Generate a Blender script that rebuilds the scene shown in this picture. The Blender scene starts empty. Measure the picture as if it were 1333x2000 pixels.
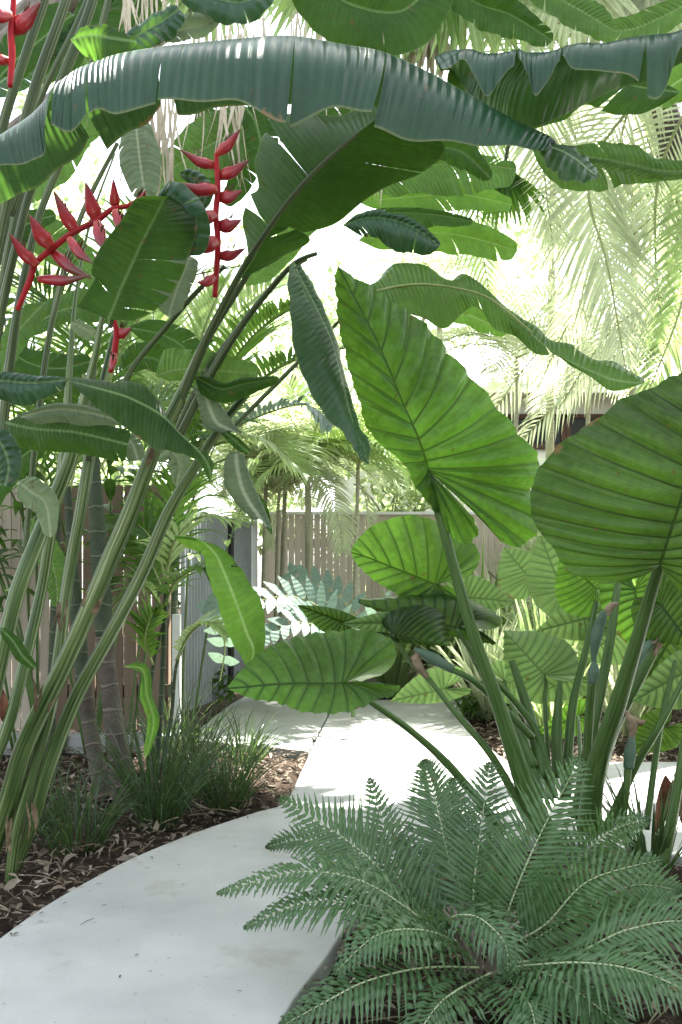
import bpy, math, random
from mathutils import Vector, Matrix, noise
random.seed(7)
R = math.radians
C = bpy.context.scene.collection
scene = bpy.context.scene
# ------------------------------------------------------------------ camera
CAM_H = 1.18
FPX = 1944.0                      # focal length in pixels of the 2000 px tall picture
cam_data = bpy.data.cameras.new("camera")
cam = bpy.data.objects.new("camera", cam_data); C.objects.link(cam)
cam.location = (0, 0, CAM_H); cam.rotation_euler = (R(90), 0, 0)
cam_data.sensor_fit = 'VERTICAL'; cam_data.sensor_height = 36; cam_data.lens = 35.0
cam_data.shift_y = 0.06; cam_data.clip_start = 0.05; cam_data.clip_end = 400
cam_data.dof.use_dof = True; cam_data.dof.focus_distance = 3.4; cam_data.dof.aperture_fstop = 10
scene.camera = cam
# ------------------------------------------------------------------ light
SUN_EL, SUN_AZ = 60.0, 35.0       # elevation; azimuth east of +Y (the view direction)
w = bpy.data.worlds.new("World"); scene.world = w; w.use_nodes = True
nt = w.node_tree; bg = nt.nodes['Background']
sky = nt.nodes.new('ShaderNodeTexSky'); sky.sky_type = 'NISHITA'; sky.sun_disc = False
sky.sun_elevation = R(SUN_EL); sky.sun_rotation = R(SUN_AZ)
sky.air_density = 1.0; sky.dust_density = 1.6; sky.ozone_density = 1.0
sky_sat = nt.nodes.new('ShaderNodeHueSaturation'); sky_sat.inputs['Saturation'].default_value = .30   # sky colour desaturated so shaded surfaces turn less blue
nt.links.new(sky.outputs[0], sky_sat.inputs['Color']); nt.links.new(sky_sat.outputs[0], bg.inputs[0]); bg.inputs[1].default_value = 0.10
sd = bpy.data.lights.new("sun", 'SUN'); sd.energy = 5.0; sd.angle = R(0.6); sd.color = (1.0, .955, .88)
sun = bpy.data.objects.new("sun", sd); C.objects.link(sun)
sdir = Vector((math.sin(R(SUN_AZ))*math.cos(R(SUN_EL)), math.cos(R(SUN_AZ))*math.cos(R(SUN_EL)), math.sin(R(SUN_EL))))
sun.rotation_euler = sdir.to_track_quat('Z', 'Y').to_euler(); sun.location = sdir*30
scene.view_settings.view_transform = 'Standard'; scene.view_settings.look = 'None'
scene.view_settings.exposure = 2.85; scene.view_settings.gamma = 1.0
cy = scene.cycles
cy.max_bounces = 8; cy.diffuse_bounces = 2; cy.glossy_bounces = 2; cy.transmission_bounces = 5
cy.transparent_max_bounces = 4; cy.caustics_reflective = False; cy.caustics_refractive = False
cy.sample_clamp_indirect = 6; cy.use_denoising = True

# ------------------------------------------------------------------ helpers
def P(px, py, d):                  # a point seen at pixel (px, py) that lies d metres away
    return Vector(((px-666.5)/FPX*d, d, CAM_H+(1120-py)/FPX*d))
def G(px, py):                     # ground point seen at a pixel
    d = CAM_H*FPX/(py-1120.0); return Vector(((px-666.5)/FPX*d, d, 0))
def tag(o, label=None, cat=None, group=None, kind=None):
    if label: o['label'] = label
    if cat: o['category'] = cat
    if group: o['group'] = group
    if kind: o['kind'] = kind
    return o
def empty(name, loc=(0,0,0)):
    o = bpy.data.objects.new(name, None); C.objects.link(o); o.location = loc
    o.empty_display_size = .1; return o
def wloc(o):
    v = Vector((0,0,0))
    while o: v += o.location; o = o.parent
    return v
class MB:
    def __init__(s): s.v=[]; s.f=[]; s.uv=[]; s.ax=[]; s.mi=[]
    def add(s, p, uv=(0,0), ax=(0,0)):
        s.v.append(tuple(p)); s.uv.append(uv); s.ax.append(ax); return len(s.v)-1
    def quad(s, a,b,c,d, m=0): s.f.append((a,b,c,d)); s.mi.append(m)
    def tri(s,a,b,c,m=0): s.f.append((a,b,c)); s.mi.append(m)
    def build(s, name, mats, parent=None, smooth=True, origin=None):
        off = wloc(parent) if parent else Vector(origin or (0,0,0))
        me = bpy.data.meshes.new(name)
        me.from_pydata([(x-off.x, y-off.y, z-off.z) for x,y,z in s.v], [], s.f)
        if not isinstance(mats, (list, tuple)): mats = [mats]
        for m in mats: me.materials.append(m)
        n = len(me.loops); idx = [0]*n; me.loops.foreach_get('vertex_index', idx)
        l1 = me.uv_layers.new(name='UVMap'); l2 = me.uv_layers.new(name='aux')
        a = []; b = []
        for i in idx: a.extend(s.uv[i]); b.extend(s.ax[i])
        l1.data.foreach_set('uv', a); l2.data.foreach_set('uv', b)
        me.polygons.foreach_set('material_index', s.mi)
        me.polygons.foreach_set('use_smooth', [smooth]*len(s.f))
        me.update()
        o = bpy.data.objects.new(name, me); C.objects.link(o)
        if parent: o.parent = parent
        else: o.location = off
        return o
    def box(s, c, sx, sy, sz, rot=0, m=0):
        cr, sr = math.cos(rot), math.sin(rot); ids=[]
        for dz in (-.5,.5):
            for dx,dy in ((-.5,-.5),(.5,-.5),(.5,.5),(-.5,.5)):
                x,y = dx*sx, dy*sy
                ids.append(s.add((c[0]+x*cr-y*sr, c[1]+x*sr+y*cr, c[2]+dz*sz), (x+y, dz*sz), (c[0]*7.3, c[1])))
        a = ids
        for q in ((0,3,2,1),(4,5,6,7),(0,1,5,4),(1,2,6,5),(2,3,7,6),(3,0,4,7)): s.quad(*[a[i] for i in q], m=m)
    def tube(s, pts, rad, n=8, cap=True, m=0, k=6):
        P3, U = spline(pts, max(2, k*(len(pts)-1)))
        RR = lerp_list(rad if isinstance(rad,(list,tuple)) else [rad]*len(pts), len(P3))
        rings=[]; L=0; up = Vector((.3,.9,.1)); prev=None
        for i,p in enumerate(P3):
            t = (P3[min(i+1,len(P3)-1)]-P3[max(i-1,0)]).normalized()
            a = t.cross(up)
            if a.length < .05: a = t.cross(Vector((1,0,0)))
            a.normalize(); b = t.cross(a)
            if prev is not None: L += (p-prev).length
            prev = p
            rings.append([s.add(p+(a*math.cos(j*2*math.pi/n)+b*math.sin(j*2*math.pi/n))*RR[i], (L, j/n), (RR[i], 0)) for j in range(n)])
        for i in range(len(rings)-1):
            for j in range(n):
                s.quad(rings[i][j], rings[i][(j+1)%n], rings[i+1][(j+1)%n], rings[i+1][j], m=m)
        if cap:
            c = s.add(P3[-1], (L,0)); 
            for j in range(n): s.tri(rings[-1][j], rings[-1][(j+1)%n], c, m=m)
            c = s.add(P3[0], (0,0))
            for j in range(n): s.tri(rings[0][(j+1)%n], rings[0][j], c, m=m)
        return s
def cr(p0,p1,p2,p3,t):
    return (p1*2 + (p2-p0)*t + (p0*2-p1*5+p2*4-p3)*t*t + (p1*3-p0-p2*3+p3)*t*t*t)*.5
def at_spline(pts, x):
    n = len(pts)-1; x = max(0, min(1, x))*n; i = min(int(x), n-1); t = x-i
    return cr(pts[max(i-1,0)], pts[i], pts[i+1], pts[min(i+2,n)], t)
def spline(pts, n):
    pts = [Vector(p) for p in pts]
    return [at_spline(pts, i/n) for i in range(n+1)], [i/n for i in range(n+1)]
def lerp_list(l, n):
    out=[]
    for i in range(n):
        x = i/(n-1)*(len(l)-1); k = min(int(x), len(l)-2) if len(l)>1 else 0
        out.append(l[k] if len(l)==1 else l[k]*(1-(x-k))+l[k+1]*(x-k))
    return out
def fl(v, u):                     # scalar or list along u
    if isinstance(v, (int,float)): return v
    x = max(0,min(1,u))*(len(v)-1); k = min(int(x), len(v)-2); return v[k]*(1-(x-k))+v[k+1]*(x-k)

# ------------------------------------------------------------------ materials
def new_mat(name):
    m = bpy.data.materials.new(name); m.use_nodes = True
    n = m.node_tree; n.nodes.clear(); return m, n
def nd(n, t, **kw):
    x = n.nodes.new(t)
    for k,v in kw.items(): setattr(x, k, v)
    return x
def math_(n, op, a, b=None, c=None):
    x = nd(n,'ShaderNodeMath', operation=op)
    for i,v in enumerate((a,b,c)):
        if v is None: continue
        if isinstance(v,(int,float)): x.inputs[i].default_value = v
        else: n.links.new(v, x.inputs[i])
    return x.outputs[0]
def mix(n, f, a, b, mode='MIX'):
    x = nd(n,'ShaderNodeMix', data_type='RGBA', blend_type=mode)
    for i,v in ((0,f),(6,a),(7,b)):
        if isinstance(v,(int,float)): x.inputs[i].default_value = v
        elif isinstance(v, tuple): x.inputs[i].default_value = (*v[:3],1)
        else: n.links.new(v, x.inputs[i])
    return x.outputs[2]
def noise_(n, scale, detail=3, vec=None, rough=.5):
    x = nd(n,'ShaderNodeTexNoise'); x.inputs['Scale'].default_value=scale; x.inputs['Detail'].default_value=detail
    x.inputs['Roughness'].default_value=rough
    if vec is None: vec = nd(n,'ShaderNodeTexCoord').outputs['Object']
    n.links.new(vec, x.inputs['Vector']); return x.outputs[0]
def ramp(n, f, stops):
    x = nd(n,'ShaderNodeValToRGB'); e = x.color_ramp.elements
    while len(e) < len(stops): e.new(.5)
    for i,(p,c) in enumerate(stops): e[i].position=p; e[i].color=(*c,1) if len(c)==3 else c
    n.links.new(f, x.inputs[0]); return x.outputs[0]
def sstep(n, v, a, b):
    x = nd(n,'ShaderNodeMapRange', interpolation_type='SMOOTHSTEP')
    n.links.new(v, x.inputs[0]); x.inputs[1].default_value=a; x.inputs[2].default_value=b
    return x.outputs[0]
def leaf_mat(name, col, tcol, tf=.45, rough=.38, vein='rib', freq=60., vcol=None, var=.35, bump=.35, coat=0., spec=.2, edge=None, rand=False, vdark=.16):
    """col = reflected colour, tcol = colour of light that comes through"""
    m, n = new_mat(name)
    uv = nd(n,'ShaderNodeUVMap', uv_map='UVMap'); sep = nd(n,'ShaderNodeSeparateXYZ'); n.links.new(uv.outputs[0], sep.inputs[0])
    ax = nd(n,'ShaderNodeUVMap', uv_map='aux'); sax = nd(n,'ShaderNodeSeparateXYZ'); n.links.new(ax.outputs[0], sax.inputs[0])
    big = noise_(n, 3.2, 3); fine = noise_(n, 38, 3)
    v = math_(n,'ADD', math_(n,'MULTIPLY', big, .7), math_(n,'MULTIPLY', fine, .3))
    dark = tuple(c*(1-var) for c in col); lite = tuple(min(1,c*(1+var)) for c in col)
    base = ramp(n, v, [(.3,dark),(.7,lite)])
    td = tuple(c*(1-var*.8) for c in tcol); tl = tuple(min(1,c*(1+var*.6)) for c in tcol)
    tr = ramp(n, v, [(.38,td),(.62,tl)])
    hgt = None
    if vein == 'rib':
        s = math_(n,'SINE', math_(n,'MULTIPLY', sep.outputs[0], freq*6.283))
        s2 = math_(n,'SINE', math_(n,'MULTIPLY', sep.outputs[0], freq*6.283*.41))
        irr = noise_(n, 1., 2, vec=stretch(n, uv.outputs[0], (freq*1.3, .7, 1)))
        hgt = math_(n,'ADD', math_(n,'MULTIPLY', s, .5), math_(n,'ADD', math_(n,'MULTIPLY', s2, .35), math_(n,'MULTIPLY', irr, 2.2)))
        mod = math_(n,'MULTIPLY_ADD', sstep(n, hgt, -.2, 2.2), .35, .0)
        tr = mix(n, mod, tr, tuple(c*.55 for c in tcol))
        base = mix(n, mod, base, tuple(min(1,c*1.5) for c in col))
        mid = math_(n,'SUBTRACT', 1., sstep(n, sax.outputs[1], .002, .0075))
        vc = vcol or tuple(min(1,c*3+.05) for c in col)
        base = mix(n, mid, base, vc); tr = mix(n, math_(n,'MULTIPLY',mid,.7), tr, tuple(c*.35 for c in tcol))
    if vein == 'net':
        fr = math_(n,'FRACT', sep.outputs[0]); dd = math_(n,'MINIMUM', fr, math_(n,'SUBTRACT',1.,fr))
        dist = math_(n,'MULTIPLY', dd, sax.outputs[0])
        at = math_(n,'ABSOLUTE', sep.outputs[1])
        wd = math_(n,'MULTIPLY_ADD', math_(n,'SUBTRACT',1.,at), .0024, .0010)
        lat = math_(n,'SUBTRACT', 1., sstep(n, math_(n,'DIVIDE', dist, wd), .5, 1.25))
        mid = math_(n,'SUBTRACT', 1., sstep(n, sax.outputs[1], .003, .0075))
        mask = math_(n,'MAXIMUM', lat, mid)
        # fine secondary veins branching forward
        wv = nd(n,'ShaderNodeTexWave'); wv.inputs['Scale'].default_value=1.; wv.inputs['Distortion'].default_value=1.6; wv.inputs['Detail'].default_value=1
        n.links.new(stretch(n, uv.outputs[0], (2.2, 9.5, 1)), wv.inputs['Vector'])
        tr = mix(n, math_(n,'MULTIPLY', wv.outputs[1], .22), tr, tuple(c*.55 for c in tcol))
        near = math_(n,'SUBTRACT',1., sstep(n, dist, .002, .016))
        tr = mix(n, math_(n,'MULTIPLY', near, .6), tr, tuple(c*.5 for c in tcol))  # pleat shade put into the colour: darker beside each vein
        hgt = math_(n,'ADD', math_(n,'MULTIPLY', mask, 1.0), math_(n,'MULTIPLY', wv.outputs[1], .12))
        base = mix(n, math_(n,'MULTIPLY',mask,.8), base, vcol or tuple(min(1,c*1.9) for c in col))
        tr = mix(n, mask, tr, tuple(c*vdark for c in tcol))
    if vein == 'leaflet':
        at = math_(n,'ABSOLUTE', sep.outputs[1]); cm = math_(n,'SUBTRACT', 1., sstep(n, at, .04, .22))
        base = mix(n, math_(n,'MULTIPLY', cm, .8), base, vcol or tuple(min(1,c*2.2+.02) for c in col))
        base = mix(n, math_(n,'MULTIPLY', sstep(n, at, .45, 1.), .35), base, tuple(c*.55 for c in col))
        hgt = math_(n,'MULTIPLY_ADD', fine, .5, at)
    if edge:
        at2 = math_(n,'ABSOLUTE', sep.outputs[1]); em = sstep(n, at2, .965, .99)
        base = mix(n, em, base, edge)
    if rand:
        oi = noise_(n, 1.4, 2); hs = nd(n,'ShaderNodeHueSaturation'); n.links.new(base, hs.inputs['Color'])
        n.links.new(math_(n,'MULTIPLY_ADD', oi, 1.2, .4), hs.inputs['Value']); base = hs.outputs[0]
    # brown age spots
    sp = sstep(n, noise_(n, 26, 3), .685, .73)
    base = mix(n, math_(n,'MULTIPLY', sp, .6), base, (.13,.085,.03)); tr = mix(n, math_(n,'MULTIPLY', sp, .7), tr, (.16,.10,.02))
    if vein in ('rib','net'):      # dry brown margins, only in places
        rim = sstep(n, math_(n,'ADD', math_(n,'ABSOLUTE', sep.outputs[1]), math_(n,'MULTIPLY_ADD', noise_(n, 7, 4, rough=.65), .7, -.42)), 1.0, 1.03)
        base = mix(n, math_(n,'MULTIPLY', rim, .85), base, (.20,.13,.06)); tr = mix(n, math_(n,'MULTIPLY', rim, .85), tr, (.22,.13,.04))
    pr = nd(n,'ShaderNodeBsdfPrincipled'); n.links.new(base, pr.inputs['Base Color'])
    rr = math_(n,'MULTIPLY_ADD', fine, .25, rough-.12); n.links.new(rr, pr.inputs['Roughness'])
    pr.inputs['Specular IOR Level'].default_value = spec; pr.inputs['Coat Weight'].default_value = coat; pr.inputs['Coat Roughness'].default_value=.25
    bmp = nd(n,'ShaderNodeBump'); bmp.inputs['Strength'].default_value=bump; bmp.inputs['Distance'].default_value=.004
    if hgt is not None: n.links.new(hgt, bmp.inputs['Height'])
    else: n.links.new(fine, bmp.inputs['Height'])
    n.links.new(bmp.outputs[0], pr.inputs['Normal'])
    tl_ = nd(n,'ShaderNodeBsdfTranslucent'); n.links.new(tr, tl_.inputs['Color']); n.links.new(bmp.outputs[0], tl_.inputs['Normal'])
    ms = nd(n,'ShaderNodeMixShader'); ms.inputs[0].default_value = tf
    n.links.new(pr.outputs[0], ms.inputs[1]); n.links.new(tl_.outputs[0], ms.inputs[2])
    out = nd(n,'ShaderNodeOutputMaterial'); n.links.new(ms.outputs[0], out.inputs[0])
    return m
def stretch(n, vec, sc):
    mp = nd(n,'ShaderNodeMapping'); mp.inputs['Scale'].default_value = sc; n.links.new(vec, mp.inputs['Vector']); return mp.outputs[0]
def solid_mat(name, cols, scale=6., rough=.7, bump=.2, dist=.01, sc=None, uvbased=False, spec=.28, detail=5, pos=(.3,.7), metal=0):
    m, n = new_mat(name)
    src = nd(n,'ShaderNodeUVMap', uv_map='UVMap').outputs[0] if uvbased else nd(n,'ShaderNodeTexCoord').outputs['Object']
    if sc: src = stretch(n, src, sc)
    f = noise_(n, scale, detail, vec=src, rough=.6)
    k = len(cols); st = [(pos[0]+(pos[1]-pos[0])*i/(k-1), c) for i,c in enumerate(cols)]
    pr = nd(n,'ShaderNodeBsdfPrincipled'); n.links.new(ramp(n, f, st), pr.inputs['Base Color'])
    pr.inputs['Roughness'].default_value = rough; pr.inputs['Specular IOR Level'].default_value=spec; pr.inputs['Metallic'].default_value=metal
    b = nd(n,'ShaderNodeBump'); b.inputs['Strength'].default_value=bump; b.inputs['Distance'].default_value=dist
    n.links.new(f, b.inputs['Height']); n.links.new(b.outputs[0], pr.inputs['Normal'])
    out = nd(n,'ShaderNodeOutputMaterial'); n.links.new(pr.outputs[0], out.inputs[0]); return m
def aux_mat(name, cols, rough=.75, tf=0., fine=20.):
    """colour picked per piece from the aux uv"""
    m, n = new_mat(name)
    ax = nd(n,'ShaderNodeUVMap', uv_map='aux'); sax = nd(n,'ShaderNodeSeparateXYZ'); n.links.new(ax.outputs[0], sax.inputs[0])
    wn = nd(n,'ShaderNodeTexWhiteNoise', noise_dimensions='1D'); n.links.new(sax.outputs[0], wn.inputs['W'])
    k=len(cols); c = ramp(n, wn.outputs[0], [(i/(k-1)*.98+.01, x) for i,x in enumerate(cols)])
    f = noise_(n, fine, 4); c = mix(n, math_(n,'MULTIPLY',f,.7), c, (.05,.035,.025))
    pr = nd(n,'ShaderNodeBsdfPrincipled'); n.links.new(c, pr.inputs['Base Color']); pr.inputs['Roughness'].default_value=rough; pr.inputs['Specular IOR Level'].default_value=.15
    b = nd(n,'ShaderNodeBump'); b.inputs['Strength'].default_value=.3; b.inputs['Distance'].default_value=.005; n.links.new(f,b.inputs['Height']); n.links.new(b.outputs[0], pr.inputs['Normal'])
    out = nd(n,'ShaderNodeOutputMaterial'); n.links.new(pr.outputs[0], out.inputs[0]); return m
M = {}
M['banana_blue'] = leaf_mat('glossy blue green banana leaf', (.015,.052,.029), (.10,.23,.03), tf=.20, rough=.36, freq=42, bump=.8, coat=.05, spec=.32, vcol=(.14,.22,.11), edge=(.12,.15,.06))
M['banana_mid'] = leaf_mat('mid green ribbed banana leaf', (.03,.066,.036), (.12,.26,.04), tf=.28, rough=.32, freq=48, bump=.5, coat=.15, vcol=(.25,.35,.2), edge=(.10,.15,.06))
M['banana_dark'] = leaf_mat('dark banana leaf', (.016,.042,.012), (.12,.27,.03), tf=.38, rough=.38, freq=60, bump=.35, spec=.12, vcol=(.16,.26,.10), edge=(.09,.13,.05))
M['banana_lit'] = leaf_mat('backlit banana leaf', (.03,.075,.02), (.22,.42,.07), tf=.5, rough=.36, freq=50, bump=.6, spec=.3, vcol=(.25,.35,.15))  # backlight put into the colour: a lighter, more see-through copy
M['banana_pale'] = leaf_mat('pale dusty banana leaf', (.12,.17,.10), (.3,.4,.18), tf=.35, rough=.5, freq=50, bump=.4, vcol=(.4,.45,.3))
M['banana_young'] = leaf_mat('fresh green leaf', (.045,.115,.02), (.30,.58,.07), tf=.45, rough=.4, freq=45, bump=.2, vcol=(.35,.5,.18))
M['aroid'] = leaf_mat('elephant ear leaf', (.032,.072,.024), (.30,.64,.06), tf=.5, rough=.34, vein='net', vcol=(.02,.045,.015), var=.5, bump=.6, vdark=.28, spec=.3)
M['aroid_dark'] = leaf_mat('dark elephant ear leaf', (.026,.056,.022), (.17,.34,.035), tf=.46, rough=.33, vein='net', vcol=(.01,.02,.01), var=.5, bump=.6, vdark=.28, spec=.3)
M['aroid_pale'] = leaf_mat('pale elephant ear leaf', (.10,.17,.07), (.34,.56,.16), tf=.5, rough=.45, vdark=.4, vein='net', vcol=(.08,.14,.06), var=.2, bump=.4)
M['stalk'] = solid_mat('green leaf stalk', [(.028,.062,.016),(.065,.125,.032),(.13,.20,.07)], 3., .42, .15, .004, sc=(1.5,9,1), uvbased=True)
M['helic_stem'] = solid_mat('bloomy heliconia stem', [(.015,.032,.010),(.055,.10,.028),(.13,.18,.065),(.36,.41,.26)], 3.0, .36, .25, .004, sc=(.35,4,1), pos=(.36,.66), uvbased=True, detail=4)
M['petiole'] = solid_mat('grey green leaf stalk', [(.015,.028,.009),(.055,.085,.028),(.24,.26,.14)], 3, .45, .2, .003, sc=(.35,3.5,1), pos=(.36,.66), uvbased=True)
M['red'] = leaf_mat('red waxy bract', (.34,.018,.024), (.65,.05,.04), tf=.28, rough=.32, vein=None, var=.5, bump=.1)
def bract_mat():
    m, n = new_mat('waxy red bract with paler base and worn rim')
    uv = nd(n,'ShaderNodeUVMap', uv_map='UVMap'); sep = nd(n,'ShaderNodeSeparateXYZ'); n.links.new(uv.outputs[0], sep.inputs[0])
    f = noise_(n, 22, 4); g = noise_(n, 90, 2)
    t = math_(n,'ADD', math_(n,'MULTIPLY', sep.outputs[0], 8.), math_(n,'MULTIPLY_ADD', f, .5, -.25))
    c = ramp(n, t, [(0.,(.38,.045,.03)),(.3,(.32,.014,.022)),(.75,(.20,.008,.016)),(1.,(.12,.03,.02))])
    rim = math_(n,'SUBTRACT', 1., sstep(n, math_(n,'ABSOLUTE', math_(n,'SUBTRACT', sep.outputs[1], .72)), .02, .10))
    c = mix(n, math_(n,'MULTIPLY', rim, .45), c, (.42,.20,.06)); c = mix(n, math_(n,'MULTIPLY', sstep(n, g, .6, .7), .5), c, (.14,.02,.015))
    pr = nd(n,'ShaderNodeBsdfPrincipled'); n.links.new(c, pr.inputs['Base Color']); pr.inputs['Roughness'].default_value=.3; pr.inputs['Specular IOR Level'].default_value=.5
    pr.inputs['Subsurface Weight'].default_value=.15; pr.inputs['Subsurface Radius'].default_value=(.02,.004,.003); pr.inputs['Subsurface Scale'].default_value=.5
    b = nd(n,'ShaderNodeBump'); b.inputs['Strength'].default_value=.25; b.inputs['Distance'].default_value=.003; n.links.new(g,b.inputs['Height']); n.links.new(b.outputs[0], pr.inputs['Normal'])
    out = nd(n,'ShaderNodeOutputMaterial'); n.links.new(pr.outputs[0], out.inputs[0]); return m
M['bract'] = bract_mat()
M['red_green'] = solid_mat('green bract tip', [(.10,.02,.02),(.09,.06,.02)], 18., .5)
M['fern'] = leaf_mat('silvery fern frond', (.058,.118,.048), (.21,.38,.11), tf=.28, rough=.32, spec=.35, vein='leaflet', var=.35, bump=.2, coat=.15)
M['fern_rachis'] = solid_mat('pale fern rib', [(.30,.36,.20),(.42,.48,.30)], 20, .6)
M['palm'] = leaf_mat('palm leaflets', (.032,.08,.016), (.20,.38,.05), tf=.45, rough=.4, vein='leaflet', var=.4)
M['palm_pale'] = leaf_mat('palm leaflets paled as if overexposed', (.42,.46,.30), (.62,.70,.42), tf=.5, rough=.45, vein='leaflet', var=.35)  # colour raised to imitate fronds overexposed by the sun
M['palm_mid'] = leaf_mat('light green palm leaflets', (.20,.29,.12), (.50,.66,.24), tf=.5, rough=.45, vein='leaflet', var=.4)  # colour lightened as well, so sunlit greens look blown out
M['palm_silver'] = leaf_mat('silver leaflets', (.17,.25,.20), (.24,.36,.24), tf=.25, rough=.5, vein='rib', freq=30, var=.25, vcol=(.4,.48,.42))
M['dry'] = solid_mat('dry palm straw', [(.30,.25,.17),(.48,.42,.31),(.62,.57,.45)], 12, .8)
M['rachis'] = solid_mat('palm frond rib', [(.20,.26,.08),(.34,.38,.16)], 10, .55)
M['grass'] = leaf_mat('grass blades', (.030,.058,.024), (.11,.20,.05), tf=.3, rough=.32, spec=.4, vein='leaflet', var=.5)
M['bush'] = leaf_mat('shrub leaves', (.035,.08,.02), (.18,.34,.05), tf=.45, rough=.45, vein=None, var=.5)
M['bush_lit'] = leaf_mat('light shrub leaves', (.26,.33,.17), (.55,.68,.33), tf=.5, rough=.5, vein=None, var=.5)  # sunlit brightness put into the colour, far paler than the plain shrub leaves
M['ginger'] = leaf_mat('ginger leaves', (.025,.062,.018), (.16,.33,.04), tf=.42, rough=.35, vein='rib', freq=40, var=.35)
M['bark'] = solid_mat('grey tree bark', [(.07,.06,.045),(.16,.14,.11),(.25,.22,.18)], 9, .9, .6, .02, sc=(1,1,.3))
M['spathe'] = solid_mat('blue green flower sheath', [(.055,.10,.065),(.11,.17,.12)], 10, .5)
M['withered'] = solid_mat('withered brown flower tip', [(.14,.095,.06),(.34,.26,.19)], 30, .85, .6, .01)
# palm trunk with rings
def trunk_mat(name, a, b, ring):
    m, n = new_mat(name)
    uv = nd(n,'ShaderNodeUVMap', uv_map='UVMap'); sep = nd(n,'ShaderNodeSeparateXYZ'); n.links.new(uv.outputs[0], sep.inputs[0])
    f = noise_(n, 8, 5); g = noise_(n, 60, 3)
    y = math_(n,'ADD', math_(n,'MULTIPLY', sep.outputs[0], 1/.13), math_(n,'MULTIPLY', f, .5))
    fr = math_(n,'FRACT', y); rg = math_(n,'SUBTRACT', 1., sstep(n, math_(n,'ABSOLUTE', math_(n,'SUBTRACT', fr, .5)), .01, .07))
    c = ramp(n, f, [(.3,a),(.7,b)]); c = mix(n, math_(n,'MULTIPLY',g,.5), c, tuple(x*.5 for x in a)); c = mix(n, math_(n,'MULTIPLY',rg,.4), c, ring)
    pr = nd(n,'ShaderNodeBsdfPrincipled'); n.links.new(c, pr.inputs['Base Color']); pr.inputs['Roughness'].default_value=.8
    bp = nd(n,'ShaderNodeBump'); bp.inputs['Strength'].default_value=.6; bp.inputs['Distance'].default_value=.01
    n.links.new(math_(n,'ADD', rg, g), bp.inputs['Height']); n.links.new(bp.outputs[0], pr.inputs['Normal'])
    out = nd(n,'ShaderNodeOutputMaterial'); n.links.new(pr.outputs[0], out.inputs[0]); return m
M['trunk'] = trunk_mat('ringed palm trunk', (.045,.036,.027), (.12,.098,.075), (.26,.23,.18))
M['crownshaft'] = trunk_mat('green palm shaft', (.025,.045,.02), (.055,.08,.04), (.20,.21,.14))
M['trunk_pale'] = trunk_mat('pale ringed trunk', (.30,.29,.20), (.40,.38,.28), (.46,.44,.36))  # far trunks paled to imitate the bright washed-out distance
# concrete
def concrete_mat():
    m, n = new_mat('pale concrete')
    f = noise_(n, 1.3, 5, rough=.6); g = noise_(n, 90, 3); h = noise_(n, 9, 4)
    c = ramp(n, f, [(.35,(.31,.318,.31)),(.65,(.45,.455,.44))])
    c = mix(n, math_(n,'MULTIPLY', h, .5), c, (.30,.31,.30))
    sp = sstep(n, noise_(n, 75, 1), .70, .78); c = mix(n, math_(n,'MULTIPLY', sp, .7), c, (.15,.15,.14))
    st = sstep(n, noise_(n, 2.2, 6, rough=.65), .56, .68); c = mix(n, math_(n,'MULTIPLY', st, .6), c, (.27,.26,.22))
    pr = nd(n,'ShaderNodeBsdfPrincipled'); n.links.new(c, pr.inputs['Base Color']); pr.inputs['Roughness'].default_value=.62
    bp = nd(n,'ShaderNodeBump'); bp.inputs['Strength'].default_value=.25; bp.inputs['Distance'].default_value=.003
    n.links.new(math_(n,'ADD', g, math_(n,'MULTIPLY',h,.6)), bp.inputs['Height']); n.links.new(bp.outputs[0], pr.inputs['Normal'])
    out = nd(n,'ShaderNodeOutputMaterial'); n.links.new(pr.outputs[0], out.inputs[0]); return m
M['concrete'] = concrete_mat()
M['soil'] = solid_mat('dark reddish soil', [(.012,.009,.007),(.032,.023,.017),(.07,.052,.04)], 14, .95, spec=.05, bump=.9, dist=.03, detail=8)
M['litter'] = aux_mat('dry leaf litter', [(.05,.036,.026),(.13,.10,.07),(.24,.19,.14),(.38,.32,.25),(.08,.06,.042),(.17,.13,.09),(.54,.49,.41),(.06,.045,.034)])
M['twig'] = aux_mat('twigs', [(.10,.07,.05),(.25,.18,.12),(.42,.35,.26)])
def slat_mat(name, cols):
    m, n = new_mat(name)
    ax = nd(n,'ShaderNodeUVMap', uv_map='aux'); sax = nd(n,'ShaderNodeSeparateXYZ'); n.links.new(ax.outputs[0], sax.inputs[0])
    wn = nd(n,'ShaderNodeTexWhiteNoise', noise_dimensions='1D'); n.links.new(sax.outputs[0], wn.inputs['W'])
    tc = nd(n,'ShaderNodeTexCoord'); f = noise_(n, 5, 6, vec=stretch(n, tc.outputs['Object'], (9,9,.5)), rough=.65)
    k=len(cols); c = ramp(n, wn.outputs[0], [(i/(k-1), x) for i,x in enumerate(cols)])
    c = mix(n, math_(n,'MULTIPLY', f, .9), c, tuple(x*.55 for x in cols[0]))
    pr = nd(n,'ShaderNodeBsdfPrincipled'); n.links.new(c, pr.inputs['Base Color']); pr.inputs['Roughness'].default_value=.7
    bp = nd(n,'ShaderNodeBump'); bp.inputs['Strength'].default_value=.3; bp.inputs['Distance'].default_value=.004; n.links.new(f,bp.inputs['Height']); n.links.new(bp.outputs[0], pr.inputs['Normal'])
    out = nd(n,'ShaderNodeOutputMaterial'); n.links.new(pr.outputs[0], out.inputs[0]); return m
M['slat'] = slat_mat('weathered timber slats paled as if overexposed', [(.52,.44,.35),(.62,.54,.44),(.57,.49,.40),(.68,.60,.50)])  # tone raised to imitate glare and overexposure on the boards
M['slat_dark'] = slat_mat('brown timber boards', [(.20,.14,.095),(.28,.20,.14),(.24,.17,.115)])
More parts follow.
